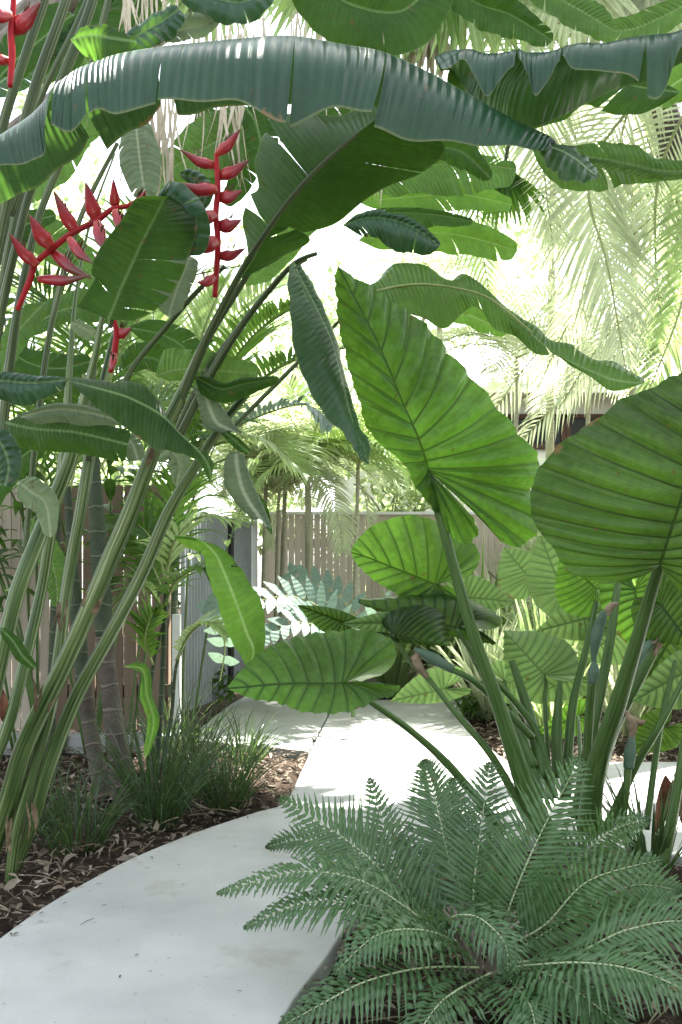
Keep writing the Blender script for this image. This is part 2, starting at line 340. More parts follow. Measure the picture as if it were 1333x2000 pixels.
M['slat_gap'] = solid_mat('dark fence backing', [(.10,.08,.065),(.14,.11,.09)], 10, .9)
M['metal'] = solid_mat('grey ribbed steel', [(.24,.26,.28),(.30,.32,.34)], 4, .5, .05)
M['white'] = solid_mat('white painted metal', [(.66,.67,.66),(.76,.77,.76)], 5, .5, .05)
M['black'] = solid_mat('black metal', [(.012,.012,.013),(.03,.03,.03)], 5, .5, .05)
M['render'] = solid_mat('white rendered wall', [(.70,.69,.66),(.78,.77,.75)], 3, .8, .1)
M['roof'] = solid_mat('pale metal roof', [(.62,.63,.64),(.72,.73,.74)], 3, .5, .1)
M['fascia'] = solid_mat('dark red brown fascia', [(.06,.03,.025),(.10,.05,.04)], 3, .6, .1)
M['glass'] = solid_mat('dark window glass', [(.012,.013,.014),(.02,.022,.024)], 2, .3, 0, spec=.2)
M['sheath'] = solid_mat('dry brown stem sheath', [(.05,.035,.02),(.13,.09,.055),(.22,.17,.11)], 30, .85, .5, .01)
M['cast'] = solid_mat('reddish dead leaf', [(.05,.015,.01),(.13,.045,.025),(.22,.11,.06)], 16, .6)
# ------------------------------------------------------------------ leaf builders
def blade(name, rows, mat, parent, d=(3,3), dl=0., dr=0., n=70, m=9, bulge=.10, ripple=.010, rf=4., tears=(), torn_tilt=.05,
          veins=None, pleat=0., seed=0, droop=0.):
    """two sided leaf lofted through rows (Lx,Ly, Mx,My, Rx,Ry); depth of the midrib runs d[0]..d[1];
       dl / dr = how much deeper the left / right margin lies; tears = [(side, u, t_inner, gap)]"""
    rnd = random.Random(seed+len(rows)*13)
    k = len(rows)-1
    dm = [fl(list(d), i/k) for i in range(k+1)]
    Ls = [P(r[0],r[1],dm[i]+fl(dl,i/k)) for i,r in enumerate(rows)]
    Ms = [P(r[2],r[3],dm[i]) for i,r in enumerate(rows)]
    Rs = [P(r[4],r[5],dm[i]+fl(dr,i/k)) for i,r in enumerate(rows)]
    sp, _ = spline(Ms, 60); length = sum((sp[i+1]-sp[i]).length for i in range(60)); 
    El = sum((Ls[i+1]-Ls[i]).length for i in range(k)); length = max(length, .6*El)
    mb = MB()
    ph = rnd.random()*6
    kk = k//2; NF = (Ms[-1]-Ms[0]).cross(Rs[kk]-Ls[kk]).normalized()
    if NF.dot(Vector((0,-1,.35)))<0: NF=-NF
    def pt(u, t, s):
        u = max(0,min(1,u))
        E = at_spline(Ls if s<0 else Rs, u); Mi = at_spline(Ms, u)
        T = at_spline(Ms, min(1,u+.02))-at_spline(Ms, max(0,u-.02))
        if T.length < .004: T = (at_spline(Ms,1)-at_spline(Ms,0))
        W = E-Mi; wl = W.length
        N = T.cross(W)*( -1 if s<0 else 1)
        if N.length < 1e-9: N = Vector((0,-1,0))
        N.normalize()
        Nc = Vector((0,-1,.35)).normalized()
        if N.dot(Nc) < 0: N = -N
        N = (N+Nc*.35).normalized()
        if veins: N = NF
        p = Mi + W*t
        p += N*bulge*wl*math.sin(math.pi*min(1,t*1.0))*(1-.25*t)
        rr = ripple*(t**2)*(math.sin(u*rf*6.283+ph+s)*.6+math.sin(u*rf*2.37*6.283+ph*2+s*2)*.4)*min(1, wl/.08)
        p += N*(rr + ripple*.8*t*noise.noise(Vector((u*11+seed, t*2, s*3+seed)))*min(1, wl/.08))
        if pleat and veins:
            x = u*veins; fr = x-math.floor(x)
            p += N*pleat*1.5*abs(math.sin(math.pi*fr))*(4*t*(1-t)*.8+t*.5)*min(1,(1-u)*4)*(.35 if u<.2 else min(1,.35+(u-.2)*5))
        p += Vector((0,0,-droop*t*t*wl))
        return p, wl
    for s in (-1, 1):
        cuts = sorted([(x[1],x[2],x[3]) for x in tears if x[0]==s])
        bounds = [(0,1,0)]+cuts+[(1,1,0)]
        for q in range(len(bounds)-1):
            a, ta, ga = bounds[q]; b, tb, gb = bounds[q+1]
            nn = max(4, int(n*(b-a)))
            tilt = rnd.uniform(-1,1)*torn_tilt if cuts else 0
            grid=[]
            for i in range(nn+1):
                x = i/nn; row=[]
                for j in range(m+1):
                    t = j/m
                    oa = ga*max(0,(t-ta)/max(.01,1-ta))*.5 if q>0 else 0
                    ob = gb*max(0,(t-tb)/max(.01,1-tb))*.5 if q<len(bounds)-2 else 0
                    u = (a+oa)*(1-x)+(b-ob)*x
                    p, wl = pt(u, t, s)
                    if tilt:
                        e = (x-.5)*2
                        p = p + Vector((0,-1,.3))*tilt*wl*t*t*e*1.6
                    p2,_ = pt(min(1,u+.01), t, s); p1,_ = pt(max(0,u-.01), t, s)
                    gapm = (p2-p1).length/.02/(veins or 1)
                    row.append(mb.add(p, (u*(veins if veins else length), s*t), (gapm, wl*t)))
                grid.append(row)
            for i in range(nn):
                for j in range(m):
                    if s>0: mb.quad(grid[i][j],grid[i][j+1],grid[i+1][j+1],grid[i+1][j])
                    else: mb.quad(grid[i][j],grid[i+1][j],grid[i+1][j+1],grid[i][j+1])
    return mb.build(name, mat, parent)
def aroid_rows(att, apex, latL, latR, curve=0.):
    """cordate elephant ear outline; latL/latR = pixel vectors to the two sides at the widest place"""
    tab = [(0,-.10,.05),(0,-.27,.20),(0,-.38,.42),(0,-.36,.66),(0,-.22,.86),(.015,-.02,.98),(.06,.12,1.0),(.13,.25,.96),(.22,.37,.88),
           (.33,.49,.77),(.45,.61,.62),(.57,.72,.47),(.70,.82,.31),(.83,.92,.15),(1,1,0)]
    ax, ay = apex[0]-att[0], apex[1]-att[1]; L2 = math.hypot(*latL); rows=[]
    for ms, al, la in tab:
        al += random.uniform(-.012,.012)
        cxx, cyy = curve*(-ay)*ms*(1-ms), curve*ax*ms*(1-ms)
        rows.append((att[0]+ax*al+latL[0]*la+cxx, att[1]+ay*al+latL[1]*la+cyy, att[0]+ax*ms+cxx, att[1]+ay*ms+cyy,
                     att[0]+ax*al+latR[0]*la+cxx, att[1]+ay*al+latR[1]*la+cyy))
    return rows
def aroid(parent, att, apex, latL, latR, d, mat='aroid', name='leaf', dl=0., dr=0., curve=0., **kw):
    kw.setdefault('veins', 14); kw.setdefault('pleat', .006)
    return blade(name, aroid_rows(att, apex, latL, latR, curve), M[mat], parent, d=d, dl=dl, dr=dr, n=84, m=8, bulge=kw.pop('bulge',.10), ripple=kw.pop('ripple',.008), rf=14, **kw)
def paddle_rows(mid, wl, wr, n=11, tipp=.35, sweep=.05):
    pts = [Vector((x,y,0)) for x,y in mid]; rows=[]; L = (pts[-1]-pts[0]).length
    for i in range(n+1):
        u = i/n; p = at_spline(pts,u); T = (at_spline(pts,min(1,u+.03))-at_spline(pts,max(0,u-.03))).normalized()
        N = Vector((T.y,-T.x,0)); pr = min(1,(u/.12))**.6*(1 if u<1-tipp else math.sqrt(max(0,1-((u-(1-tipp))/tipp)**2)))
        if i==n: pr=0
        f = T*L*sweep*pr
        a = p+N*fl(wl,u)*pr+f; b = p-N*fl(wr,u)*pr+f
        rows.append((a.x,a.y,p.x,p.y,b.x,b.y))
    return rows
def paddle(parent, mid, wl, wr, d, mat='banana_lit', name='leaf', n=11, tipp=.5, sweep=.09, **kw):
    if 'tears' not in kw and name=='leaf' and max(wl+wr)>18: kw['tears']=rand_tears(2, seed=kw.get('seed',1)*3+1, ti=.5, gap=.018); kw.setdefault('torn_tilt',.035)
    return blade(name, paddle_rows(mid, wl, wr, n, tipp, sweep), M[mat], parent, d=d, n=kw.pop('res',50), m=kw.pop('m',7), **kw)
def rand_tears(k, sides=(-1,1), seed=1, ti=.25, gap=.02):
    r = random.Random(seed); out=[]
    for s in sides:
        for _ in range(k): out.append((s, r.uniform(.08,.92), r.uniform(.1,ti+.3), r.uniform(.2,1.)*gap))
    return out
def stalk(name, pts, parent, mat='petiole', d=None, n=8, k=6):
    if mat=='stalk': pts=[(x,y,z,r_*.86) for x,y,z,r_ in pts]
    """pts = (px,py,depth,radius px)"""
    mb = MB(); mb.tube([P(p[0],p[1],p[2]) for p in pts], [p[3]/FPX*p[2] for p in pts], n=n, k=k)
    return mb.build(name, M[mat], parent)

# pinnate frond through 3D points
def frond_mesh(pts, n=40, ll=.35, lw=.02, up=Vector((0,-.4,1)), ang=55, droop=.6, vfold=.25, mat=None, name='frond', parent=None,
               rr=.008, prof=None, seed=0, start=.12, segs=4, jit=.12, bare=None, crinkle=0., rach=True, rmat=None, sub=False, droop_end=None, lobes=0, wprof=.5):
    rnd = random.Random(seed); mb = MB(); pts = [Vector(p) for p in pts]
    P3,_ = spline(pts, 30)
    if rach and not sub: mb.tube(pts, [rr, rr*.75, rr*.25], n=6, m=1)
    prof = prof or (lambda u: (math.sin(math.pi*min(1,max(0,(u*.92+.10))))**.55))
    for i in range(n):
        u = start+(1-start)*(i+.5)/n
        p = at_spline(pts,u); T = (at_spline(pts,min(1,u+.02))-at_spline(pts,max(0,u-.02))).normalized()
        S = T.cross(up).normalized(); N = S.cross(T).normalized()
        L = ll*prof(u)
        for s in (-1,1):
            a = R(ang*(1-.35*u)+rnd.uniform(-8,8)*jit*4)
            dr = S*s*math.sin(a)+T*math.cos(a)+N*(vfold+rnd.uniform(-.2,.2)*jit*3)
            dr.normalize(); pos = p.copy(); LL = L*rnd.uniform(1-jit,1+jit*.5); prev=None; wax = dr.cross(N).normalized()
            dd = droop*rnd.uniform(.7,1.3)
            ph = rnd.random()*3
            for q in range(segs+1):
                t = q/segs
                w = lw*.5*(math.sin(math.pi*(t**wprof*.86+.12)) if q<segs else .03)*(1+(.25*math.sin(t*lobes*6.283) if lobes else 0))
                cz = N*crinkle*math.sin(t*segs*2.1+ph)
                wx_ = wax
                if crinkle: fi=.55*math.sin(q*2.2+ph); wx_=wax*math.cos(fi)+N*math.sin(fi)
                A = mb.add(pos+wx_*w+cz, (t*LL, 1), (i*2+s+seed, t)); B = mb.add(pos-wx_*w+cz, (t*LL,-1), (i*2+s+seed, t))
                if prev: mb.quad(prev[0],A,B,prev[1])
                prev=(A,B)
                pos = pos+dr*LL/segs
                dr = (dr+Vector((0,0,-dd/segs))).normalized()
    o = mb.build(name, [mat, rmat or M['rachis']], parent)
    if sub:
        r = MB(); r.tube(pts, [rr, rr*.8, rr*.3], n=6); r.build('midrib', rmat or M['rachis'], o)
    return o
def strip(mb, p, dr, L, w, droop, segs=6, side=None, uid=0, wob=0., rnd=random, m=0, blunt=.12):
    side = side or dr.cross(Vector((0,0,1)))
    if side.length<.05: side=Vector((1,0,0))
    side.normalize(); prev=None; pos=Vector(p); dr=dr.normalized()
    for q in range(segs+1):
        t=q/segs; ww = w*.5*min(1,(1-t)*2.2+.03)*min(1,t*4+.5)
        A=mb.add(pos+side*ww,(t*L,1),(uid,t*.1)); B=mb.add(pos-side*ww,(t*L,-1),(uid,t*.1))
        if prev: mb.quad(prev[0],A,B,prev[1],m=m)
        prev=(A,B); pos=pos+dr*L/segs
        dr=(dr+Vector((rnd.uniform(-wob,wob),rnd.uniform(-wob,wob),-droop/segs*(.4+1.6*t)))).normalized()
def grass_tuft(loc, n, h, spread, label, seed=0, w=.0085, droop=2.2, group=None):
    r = random.Random(seed); mb=MB()
    for i in range(n):
        a=r.uniform(0,6.283); rad=r.random()**.6*spread*.28; lean=r.uniform(.05,.75)
        p=Vector(loc)+Vector((math.cos(a)*rad, math.sin(a)*rad, -.02))
        dr=Vector((math.cos(a)*lean+r.uniform(-.2,.2), math.sin(a)*lean+r.uniform(-.2,.2), 1))
        strip(mb, p, dr, h*r.uniform(.55,1.15), w*r.uniform(.6,1.3), droop*r.uniform(.4,1.3), segs=7, uid=i, wob=.02, rnd=r, side=Vector((r.uniform(-1,1),r.uniform(-1,1),0)))
    o = mb.build('grass_tuft', M['grass'], None, origin=loc)
    return tag(o, label, 'grass tuft', group)
def lance(mb, p, dr, L, w, droop, up, segs=6, uid=0, m=0, fold=.25):
    """lance shaped leaf with a folded midrib"""
    dr=dr.normalized(); S=dr.cross(up)
    if S.length<.05: S=dr.cross(Vector((1,0,.2)))
    S.normalize(); prev=None; pos=Vector(p); acc=0
    for q in range(segs+1):
        t=q/segs; ww=w*.5*(math.sin(math.pi*(t**.75*.95+.04)))
        N=S.cross(dr).normalized()
        a=mb.add(pos+S*ww+N*fold*ww,(acc,1),(1,ww)); c=mb.add(pos,(acc,0),(1,0)); b=mb.add(pos-S*ww+N*fold*ww,(acc,-1),(1,ww))
        if prev: mb.quad(prev[0],a,c,prev[1],m=m); mb.quad(prev[1],c,b,prev[2],m=m)
        prev=(a,c,b); pos=pos+dr*L/segs; acc+=L/segs
        dr=(dr+Vector((0,0,-droop/segs))).normalized()
def leafy(mb, cen, rad, n, size, rnd, ell=(1,1,1), shell=.45, clumps=0):
    cs = [Vector((rnd.gauss(0,.5),rnd.gauss(0,.5),rnd.gauss(0,.5))) for _ in range(clumps)] if clumps else None
    for i in range(n):
        v = Vector((rnd.gauss(0,1),rnd.gauss(0,1),rnd.gauss(0,1))).normalized()
        if cs:
            c = cs[i%clumps]*rad; v = c + v*rad*.38*rnd.random()**.4
        else: v = v*rad*(shell+(1-shell)*rnd.random()**.5)
        p = Vector(cen)+Vector((v.x*ell[0], v.y*ell[1], v.z*ell[2]))
        d = Vector((rnd.uniform(-1,1),rnd.uniform(-1,1),rnd.uniform(-.9,.5)))
        lance(mb, p, d, size*rnd.uniform(.6,1.3), size*.38, .5, Vector((rnd.uniform(-.5,.5),rnd.uniform(-.5,.5),1)), segs=2, uid=i)

# ------------------------------------------------------------------ ground, path
def sheet(name, poly, z, mat, kind='structure', thick=0, bevel=0):
    import bmesh
    bm = bmesh.new(); vs=[bm.verts.new((x,y,z)) for x,y in poly]; f = bm.faces.new(vs)
    if f.normal.z<0: f.normal_flip()
    if thick:
        r = bmesh.ops.extrude_face_region(bm, geom=[f]); nv=[g for g in r['geom'] if isinstance(g,bmesh.types.BMVert)]
        for v in nv: v.co.z = z-thick
        bm.normal_update()
        bmesh.ops.recalc_face_normals(bm, faces=bm.faces)
        if bevel:
            es=[e for e in bm.edges if all(abs(v.co.z-z)<1e-5 for v in e.verts)]
            bmesh.ops.bevel(bm, geom=es, offset=bevel, segments=2, affect='EDGES', profile=.5)
    me=bpy.data.meshes.new(name); bm.to_mesh(me); bm.free(); me.materials.append(mat)
    o=bpy.data.objects.new(name,me); C.objects.link(o); o['kind']=kind; return o
def smooth_poly(pts, n=8):
    out=[]; v=[Vector((x,y,0)) for x,y in pts]; k=len(v)
    for i in range(k-1):
        for j in range(n): out.append(cr(v[max(i-1,0)],v[i],v[i+1],v[min(i+2,k-1)],j/n).xy)
    out.append(v[-1].xy); return [(p.x,p.y) for p in out]
# undulating soil
gm = MB(); NX, NY = 110, 120; gid=[]
for j in range(NY+1):
    row=[]
    for i in range(NX+1):
        x=-7+14*i/NX; y=-3+19*j/NY
        z=-.055+.035*noise.noise(Vector((x*2.1,y*2.1,0)))+.018*noise.noise(Vector((x*7,y*7,3)))
        z=min(z,-.022)
        row.append(gm.add((x,y,z),(x,y)))
    gid.append(row)
for j in range(NY):
    for i in range(NX): gm.quad(gid[j][i],gid[j][i+1],gid[j+1][i+1],gid[j+1][i])
g_o = gm.build('ground', M['soil'], None); g_o['kind']='structure'
sheet('surrounding_ground', [(-34,-12),(34,-12),(34,40),(-34,40)], -.16, M['soil'])
left = smooth_poly([(-1.35,1.9),(-1.17,2.72)]+[tuple(G(*q).xy) for q in ((0,1832),(90,1768),(200,1705),(285,1664),(400,1619),(500,1586),(557,1566),(588,1508),(606,1470))], 6)
bed = [tuple(G(*q).xy) for q in ((1400,1682),(1180,1652),(960,1640),(800,1700),(700,1780),(630,1880),(560,1975))]+[(-.22,2.2),(-.1,1.5),(.3,1.0)]
bed = smooth_poly(bed, 6)
far_r = [tuple(G(*q).xy) for q in ((1400,1488),(1200,1488),(1040,1492),(975,1475),(925,1420),(900,1388))]
far_r = smooth_poly(far_r, 5)
path_poly = [(-1.6,-1.5)]+left+[tuple(G(643,1396).xy),(-.10,8.6),(-.1,9.3),(1.2,9.3)]+list(reversed(far_r))+[(4.5,G(1400,1488).y),(4.5,G(1400,1682).y)]+bed+[(.45,-1.5)]
sheet('path', path_poly, 0, M['concrete'], thick=.09, bevel=.006)
e1 = G(606,1466)
court = [tuple(G(514,1456).xy), tuple((e1-Vector((.012,0,0))).xy), tuple((G(643,1396)-Vector((.012,0,0))).xy),(-.112,8.6),(-.112,10.2),(-.86,10.2),(-1.0,9.0),(-1.08,7.6),(-1.0,7.05)]
sheet('paving', court, -.004, M['concrete'], thick=.09, bevel=.006)
sheet('fence_footing', [(-3.6,6.82),(-1.17,6.82),(-1.17,6.97),(-3.6,6.97)], .07, M['concrete'], thick=.2, bevel=.01)

# ------------------------------------------------------------------ fences and gate
def slat_fence(root, a, b, z0, z1, pitch, wid, matn, th=.02, rails=(.35,1.5), posts=()):
    a=Vector(a); b=Vector(b); L=(b-a).length; t=(b-a)/L; rot=math.atan2(t.y,t.x); nrm=Vector((t.y,-t.x))
    if nrm.y>0: nrm=-nrm
    mb=MB(); k=int(L/pitch)
    for i in range(k):
        c=a+t*(i+.5)*pitch; mb.box((c.x,c.y,(z0+z1)/2+random.uniform(-.002,.002)), wid*random.uniform(.97,1.02), th, z1-z0, rot)
    mb.build('slat_panel', M[matn], root, smooth=False)
    for z in rails:
        r=MB(); c=(a+b)/2-nrm*(th*.5+.025); r.box((c.x,c.y,z), L, .04, .09, rot); r.build('rail', M['slat_gap'], root, smooth=False)
    for s in posts:
        r=MB(); c=a+t*s-nrm*(th*.5+.09); r.box((c.x,c.y,(z0+z1)/2), .09,.09,z1-z0-.04, rot); r.build('post', M['slat_dark'], root, smooth=False)
f1 = empty('timber_fence', (-1.9,7.0,0)); tag(f1, 'brown timber slat fence behind the leaning stems at the left edge','fence')
slat_fence(f1,(-3.7,7.0),(-2.04,7.0),.08,1.8,.066,.060,'slat',posts=(.6,))
slat_fence(f1,(-2.02,7.03),(-1.19,7.0),.08,1.8,.098,.086,'slat_dark',posts=(.75,))
f2 = empty('timber_fence', (0,10.5,0)); tag(f2, 'pale timber slat fence across the back of the garden beyond the young palms','fence')
slat_fence(f2,(-.83,10.5),(5.5,10.5),.05,1.80,.068,.0645,'slat',posts=(1.2,3.0,4.8))
cp=MB(); cp.box((2.33,10.5,1.815),6.35,.07,.03); cp.build('capping', M['white'], f2, smooth=False)
gt = empty('metal_gate', (-1.1,8.4,0)); tag(gt,'grey ribbed metal gate panel with white post, between the two timber fences','gate')
def ribbed(a,b,z0,z1,pitch,depth,name,mat,root):
    a=Vector(a); b=Vector(b); L=(b-a).length; t=(b-a)/L; nr=Vector((t.y,-t.x)); mb=MB(); k=int(L/pitch); prev=None
    for i in range(k*4+1):
        x=i/4*pitch; off=depth*(1 if (i%4) in (1,2) else 0); c=a+t*x+nr*off
        A=mb.add((c.x,c.y,z0),(x,0)); B=mb.add((c.x,c.y,z1),(x,z1))
        if prev: mb.quad(prev[0],A,B,prev[1])
        prev=(A,B)
    return mb.build(name, mat, root, smooth=False)
ga, gb = Vector((-1.29,8.0)), Vector((-.905,10.0))
gm1=(ga+(gb-ga)*.62)
ribbed(ga,gm1-(gb-ga).normalized()*.05,.06,1.66,.075,.03,'ribbed_panel',M['metal'],gt)
ribbed(gm1+(gb-ga).normalized()*.05,gb,.06,1.66,.075,.03,'ribbed_panel',M['metal'],gt)
grot=math.atan2((gb-ga).y,(gb-ga).x)
q=MB(); q.box((gm1.x+.02,gm1.y,.86),.09,.05,1.66,grot); q.build('frame',M['black'],gt,smooth=False)
q=MB(); c=(ga+gb)/2; q.box((c.x,c.y,1.68),(gb-ga).length,.05,.04,grot); q.build('top_rail',M['metal'],gt,smooth=False)
q=MB(); q.box((-1.165,7.06,.44),.055,.055,.9); q.build('post',M['white'],gt,smooth=False)
q=MB(); q.box((gb.x+.035,gb.y+.02,.92),.06,.06,1.80); q.build('post',M['white'],gt,smooth=False)
q=MB(); q.tube([(gm1.x+.05,gm1.y-.1,1.25),(gm1.x+.09,gm1.y-.1,1.25),(gm1.x+.1,gm1.y-.1,1.16)],.015,n=6); q.build('latch',M['black'],gt)

# ------------------------------------------------------------------ house
hs = empty('white_house',(3,16,0)); tag(hs,'white rendered house with pale roof seen behind the palms','house')
q=MB(); q.box((3.9,17.5,2.1),8.0,3,4.2); q.build('wall',M['render'],hs,smooth=False)
q=MB()
pr=[(-.6,15.3,4.0),(8.6,15.3,4.0),(8.6,19.6,5.5),(-.6,19.6,5.5)]
a=[q.add(p) for p in pr]; b=[q.add((p[0],p[1],p[2]+.12)) for p in pr]
q.quad(*b); q.quad(a[3],a[2],a[1],a[0])
for i in range(4): q.quad(a[i],a[(i+1)%4],b[(i+1)%4],b[i])
rf=q.build('roof',M['roof'],hs,smooth=False)
q=MB(); q.box((4.0,15.26,4.0),9.2,.04,.10); q.build('gutter',M['white'],hs,smooth=False)
for x in (3.1,4.1,5.1):
    q=MB(); q.box((x,15.98,3.45),.86,.05,.42); wn=q.build('window',M['glass'],hs,smooth=False)
    q=MB()
    for dx in (-.46,.46): q.box((x+dx,15.96,3.45),.07,.09,.56)
    q.box((x,15.96,3.205),.99,.09,.07); q.box((x,15.96,3.695),.99,.09,.07); q.build('frame',M['fascia'],wn,smooth=False)
# ------------------------------------------------------------------ elephant ear (alocasia) on the right
al = empty('elephant_ear', (.98,4.05,0)); tag(al,'giant elephant ear plant with upright heart shaped leaves behind the fern','plant')
A1 = [(926,1012,836,920,935,1005),(932,1045,836,920,985,1060),(905,1062,836,920,1025,1062),(865,1030,836,919,1054,1015),(838,985,836,918,1036,960),
 (812,955,835,915,1054,905),(785,905,832,900,1015,850),(750,875,826,882,970,797),(715,835,818,858,922,740),(695,770,806,830,878,690),(680,725,790,795,842,650),
 (667,670,770,745,805,615),(658,620,745,685,765,588),(655,580,718,630,732,564),(654,548,690,577,698,545),(660,520,660,520,660,520)]
blade('leaf', A1, M['aroid'], al, d=(3.75,3.72,3.6,3.45), dl=(.05,.0,.0), dr=(-.05,.12,.15,.0), n=110, m=12, bulge=.09, ripple=.018, rf=15, veins=15, pleat=.028, seed=3)
stalk('leaf_stalk',[(836,918,3.75,9),(868,1040,3.77,11),(922,1230,3.82,14),(975,1380,3.9,17),(1035,1560,3.98,24),(1085,1660,4.02,30)],al,'stalk',n=12)
A2 = [(1225,1132,1288,1105,1330,1160),(1190,1140,1288,1105,1380,1172),(1130,1125,1288,1105,1440,1160),(1098,1100,1289,1100,1490,1110),(1078,1066,1292,1092,1520,1050),
 (1055,1040,1298,1075,1540,1000),(1037,1000,1306,1050,1540,960),(1038,955,1315,1022,1540,920),(1055,910,1325,992,1535,890),(1100,860,1336,955,1530,860),(1160,820,1348,915,1520,830),
 (1215,777,1360,870,1510,800),(1265,760,1372,825,1495,760),(1310,735,1385,780,1470,730),(1365,712,1400,740,1440,710),(1425,680,1425,680,1425,680)]
blade('leaf', A2, M['aroid_dark'], al, d=(3.25,3.15,3.0), dl=(.02,.15,.2), dr=(.0,.1), n=100, m=12, bulge=.12, ripple=.016, rf=15, veins=15, pleat=.024, seed=5)
stalk('leaf_stalk',[(1335,965,3.2,6),(1318,1010,3.24,9),(1288,1105,3.28,12),(1245,1250,3.5,16),(1205,1380,3.7,20),(1165,1500,3.9,23),(1150,1620,4.05,27)],al,'stalk',n=12)
A7 = [(705,1331,675,1335,722,1337),(755,1312,675,1335,780,1341),(774,1280,675,1335,765,1360),(760,1246,674,1335,733,1367),(705,1231,672,1335,705,1384),(655,1233,664,1335,665,1393),
 (615,1238,645,1335,625,1395),(575,1246,615,1335,590,1390),(540,1258,585,1335,560,1381),(508,1276,555,1336,535,1372),(482,1298,522,1338,505,1368),(460,1322,490,1341,478,1360),(443,1345,443,1345,443,1345)]
blade('leaf', A7, M['aroid'], al, d=(3.55,3.45,3.3), dl=(.22,.2,.0), dr=(-.12,-.08,0), n=90, m=10, bulge=.08, ripple=.008, rf=15, veins=13, pleat=.007, seed=9)
stalk('leaf_stalk',[(672,1333,3.55,6),(720,1368,3.6,6.5),(800,1425,3.75,8),(880,1498,3.85,10),(980,1620,3.98,13)],al,'stalk')
A3 = [(885,1132,855,1142,885,1150),(915,1125,855,1142,895,1172),(936,1098,855,1142,880,1192),(930,1068,854,1142,850,1195),(893,1043,852,1141,815,1183),(850,1018,846,1140,790,1168),
 (805,1007,825,1131,765,1155),(765,1013,800,1121,742,1142),(728,1027,772,1110,720,1125),(704,1048,742,1098,702,1108),(689,1068,712,1086,691,1092),(686,1079,686,1079,686,1079)]
blade('leaf', A3, M['aroid'], al, d=(4.3,4.25), dl=(.1,.0), dr=(-.1,0), n=80, m=9, bulge=.10, ripple=.008, rf=15, veins=12, pleat=.008, seed=10)
stalk('leaf_stalk',[(855,1142,4.3,6),(875,1175,4.32,7),(930,1290,4.3,9),(1000,1420,4.2,11),(1060,1560,4.1,14)],al,'stalk')
# second rank of leaves
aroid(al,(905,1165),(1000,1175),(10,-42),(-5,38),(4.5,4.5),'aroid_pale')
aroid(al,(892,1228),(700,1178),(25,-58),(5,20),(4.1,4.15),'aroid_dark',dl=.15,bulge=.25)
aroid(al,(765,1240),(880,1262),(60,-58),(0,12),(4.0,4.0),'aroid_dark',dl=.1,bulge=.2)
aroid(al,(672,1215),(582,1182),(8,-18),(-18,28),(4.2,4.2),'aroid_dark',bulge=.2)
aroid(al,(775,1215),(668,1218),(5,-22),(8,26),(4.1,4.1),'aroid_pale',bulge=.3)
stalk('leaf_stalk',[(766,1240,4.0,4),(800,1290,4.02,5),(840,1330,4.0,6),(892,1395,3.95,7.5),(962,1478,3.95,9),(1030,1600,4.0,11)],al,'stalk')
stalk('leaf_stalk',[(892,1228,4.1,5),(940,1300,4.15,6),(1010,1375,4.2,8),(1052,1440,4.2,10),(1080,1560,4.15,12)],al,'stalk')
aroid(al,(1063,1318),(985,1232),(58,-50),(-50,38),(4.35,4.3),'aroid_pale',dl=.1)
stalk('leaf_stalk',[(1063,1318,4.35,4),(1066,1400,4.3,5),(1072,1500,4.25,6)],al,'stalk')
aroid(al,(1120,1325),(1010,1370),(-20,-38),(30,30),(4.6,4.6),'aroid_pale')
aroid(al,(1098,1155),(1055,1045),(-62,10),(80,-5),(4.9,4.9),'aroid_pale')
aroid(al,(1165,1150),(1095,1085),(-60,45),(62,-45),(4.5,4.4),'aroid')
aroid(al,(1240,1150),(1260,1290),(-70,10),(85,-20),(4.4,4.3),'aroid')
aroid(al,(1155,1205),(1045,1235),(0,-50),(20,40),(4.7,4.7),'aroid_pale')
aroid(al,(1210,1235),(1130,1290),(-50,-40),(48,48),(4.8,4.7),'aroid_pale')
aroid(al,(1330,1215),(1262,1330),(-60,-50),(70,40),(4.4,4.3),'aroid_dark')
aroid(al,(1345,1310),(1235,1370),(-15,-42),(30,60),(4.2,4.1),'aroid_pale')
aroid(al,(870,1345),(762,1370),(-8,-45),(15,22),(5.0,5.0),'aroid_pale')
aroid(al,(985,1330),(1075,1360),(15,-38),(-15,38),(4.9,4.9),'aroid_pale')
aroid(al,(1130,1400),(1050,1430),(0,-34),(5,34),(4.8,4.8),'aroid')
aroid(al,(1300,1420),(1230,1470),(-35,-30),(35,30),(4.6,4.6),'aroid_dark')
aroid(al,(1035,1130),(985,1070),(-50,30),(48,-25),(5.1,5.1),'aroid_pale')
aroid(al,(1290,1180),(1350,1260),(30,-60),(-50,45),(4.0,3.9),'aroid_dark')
for pts in ([(1207,1140,4.3,8),(1187,1280,4.2,11),(1147,1480,4.15,14),(1130,1600,4.1,18)],
            [(1165,1175,4.4,6),(1140,1290,4.35,8),(1117,1390,4.3,10),(1105,1560,4.2,13)],
            [(1325,1180,4.2,9),(1257,1310,4.2,12),(1192,1440,4.15,15),(1150,1600,4.1,18)],
            [(1345,1310,3.9,6),(1287,1420,3.9,8),(1240,1500,3.95,9),(1185,1620,4.0,12)],
            [(1340,1440,3.8,10),(1325,1530,3.8,11),(1295,1690,3.8,13)],
            [(1320,1290,4.1,5),(1290,1420,4.05,7),(1262,1620,4.0,8)],
            [(985,1330,4.9,4),(1010,1400,4.7,5),(1060,1500,4.4,8)],
            [(1130,1400,4.7,4),(1135,1500,4.4,6)],
            [(1000,1290,4.3,7),(1035,1400,4.25,13),(1060,1520,4.15,15)],
            [(940,1330,4.2,5),(990,1400,4.2,16),(1040,1500,4.15,18)],
            [(1095,1330,4.3,5),(1088,1420,4.25,12),(1090,1520,4.2,15)]):
    stalk('leaf_stalk', pts, al, 'stalk', n=10)
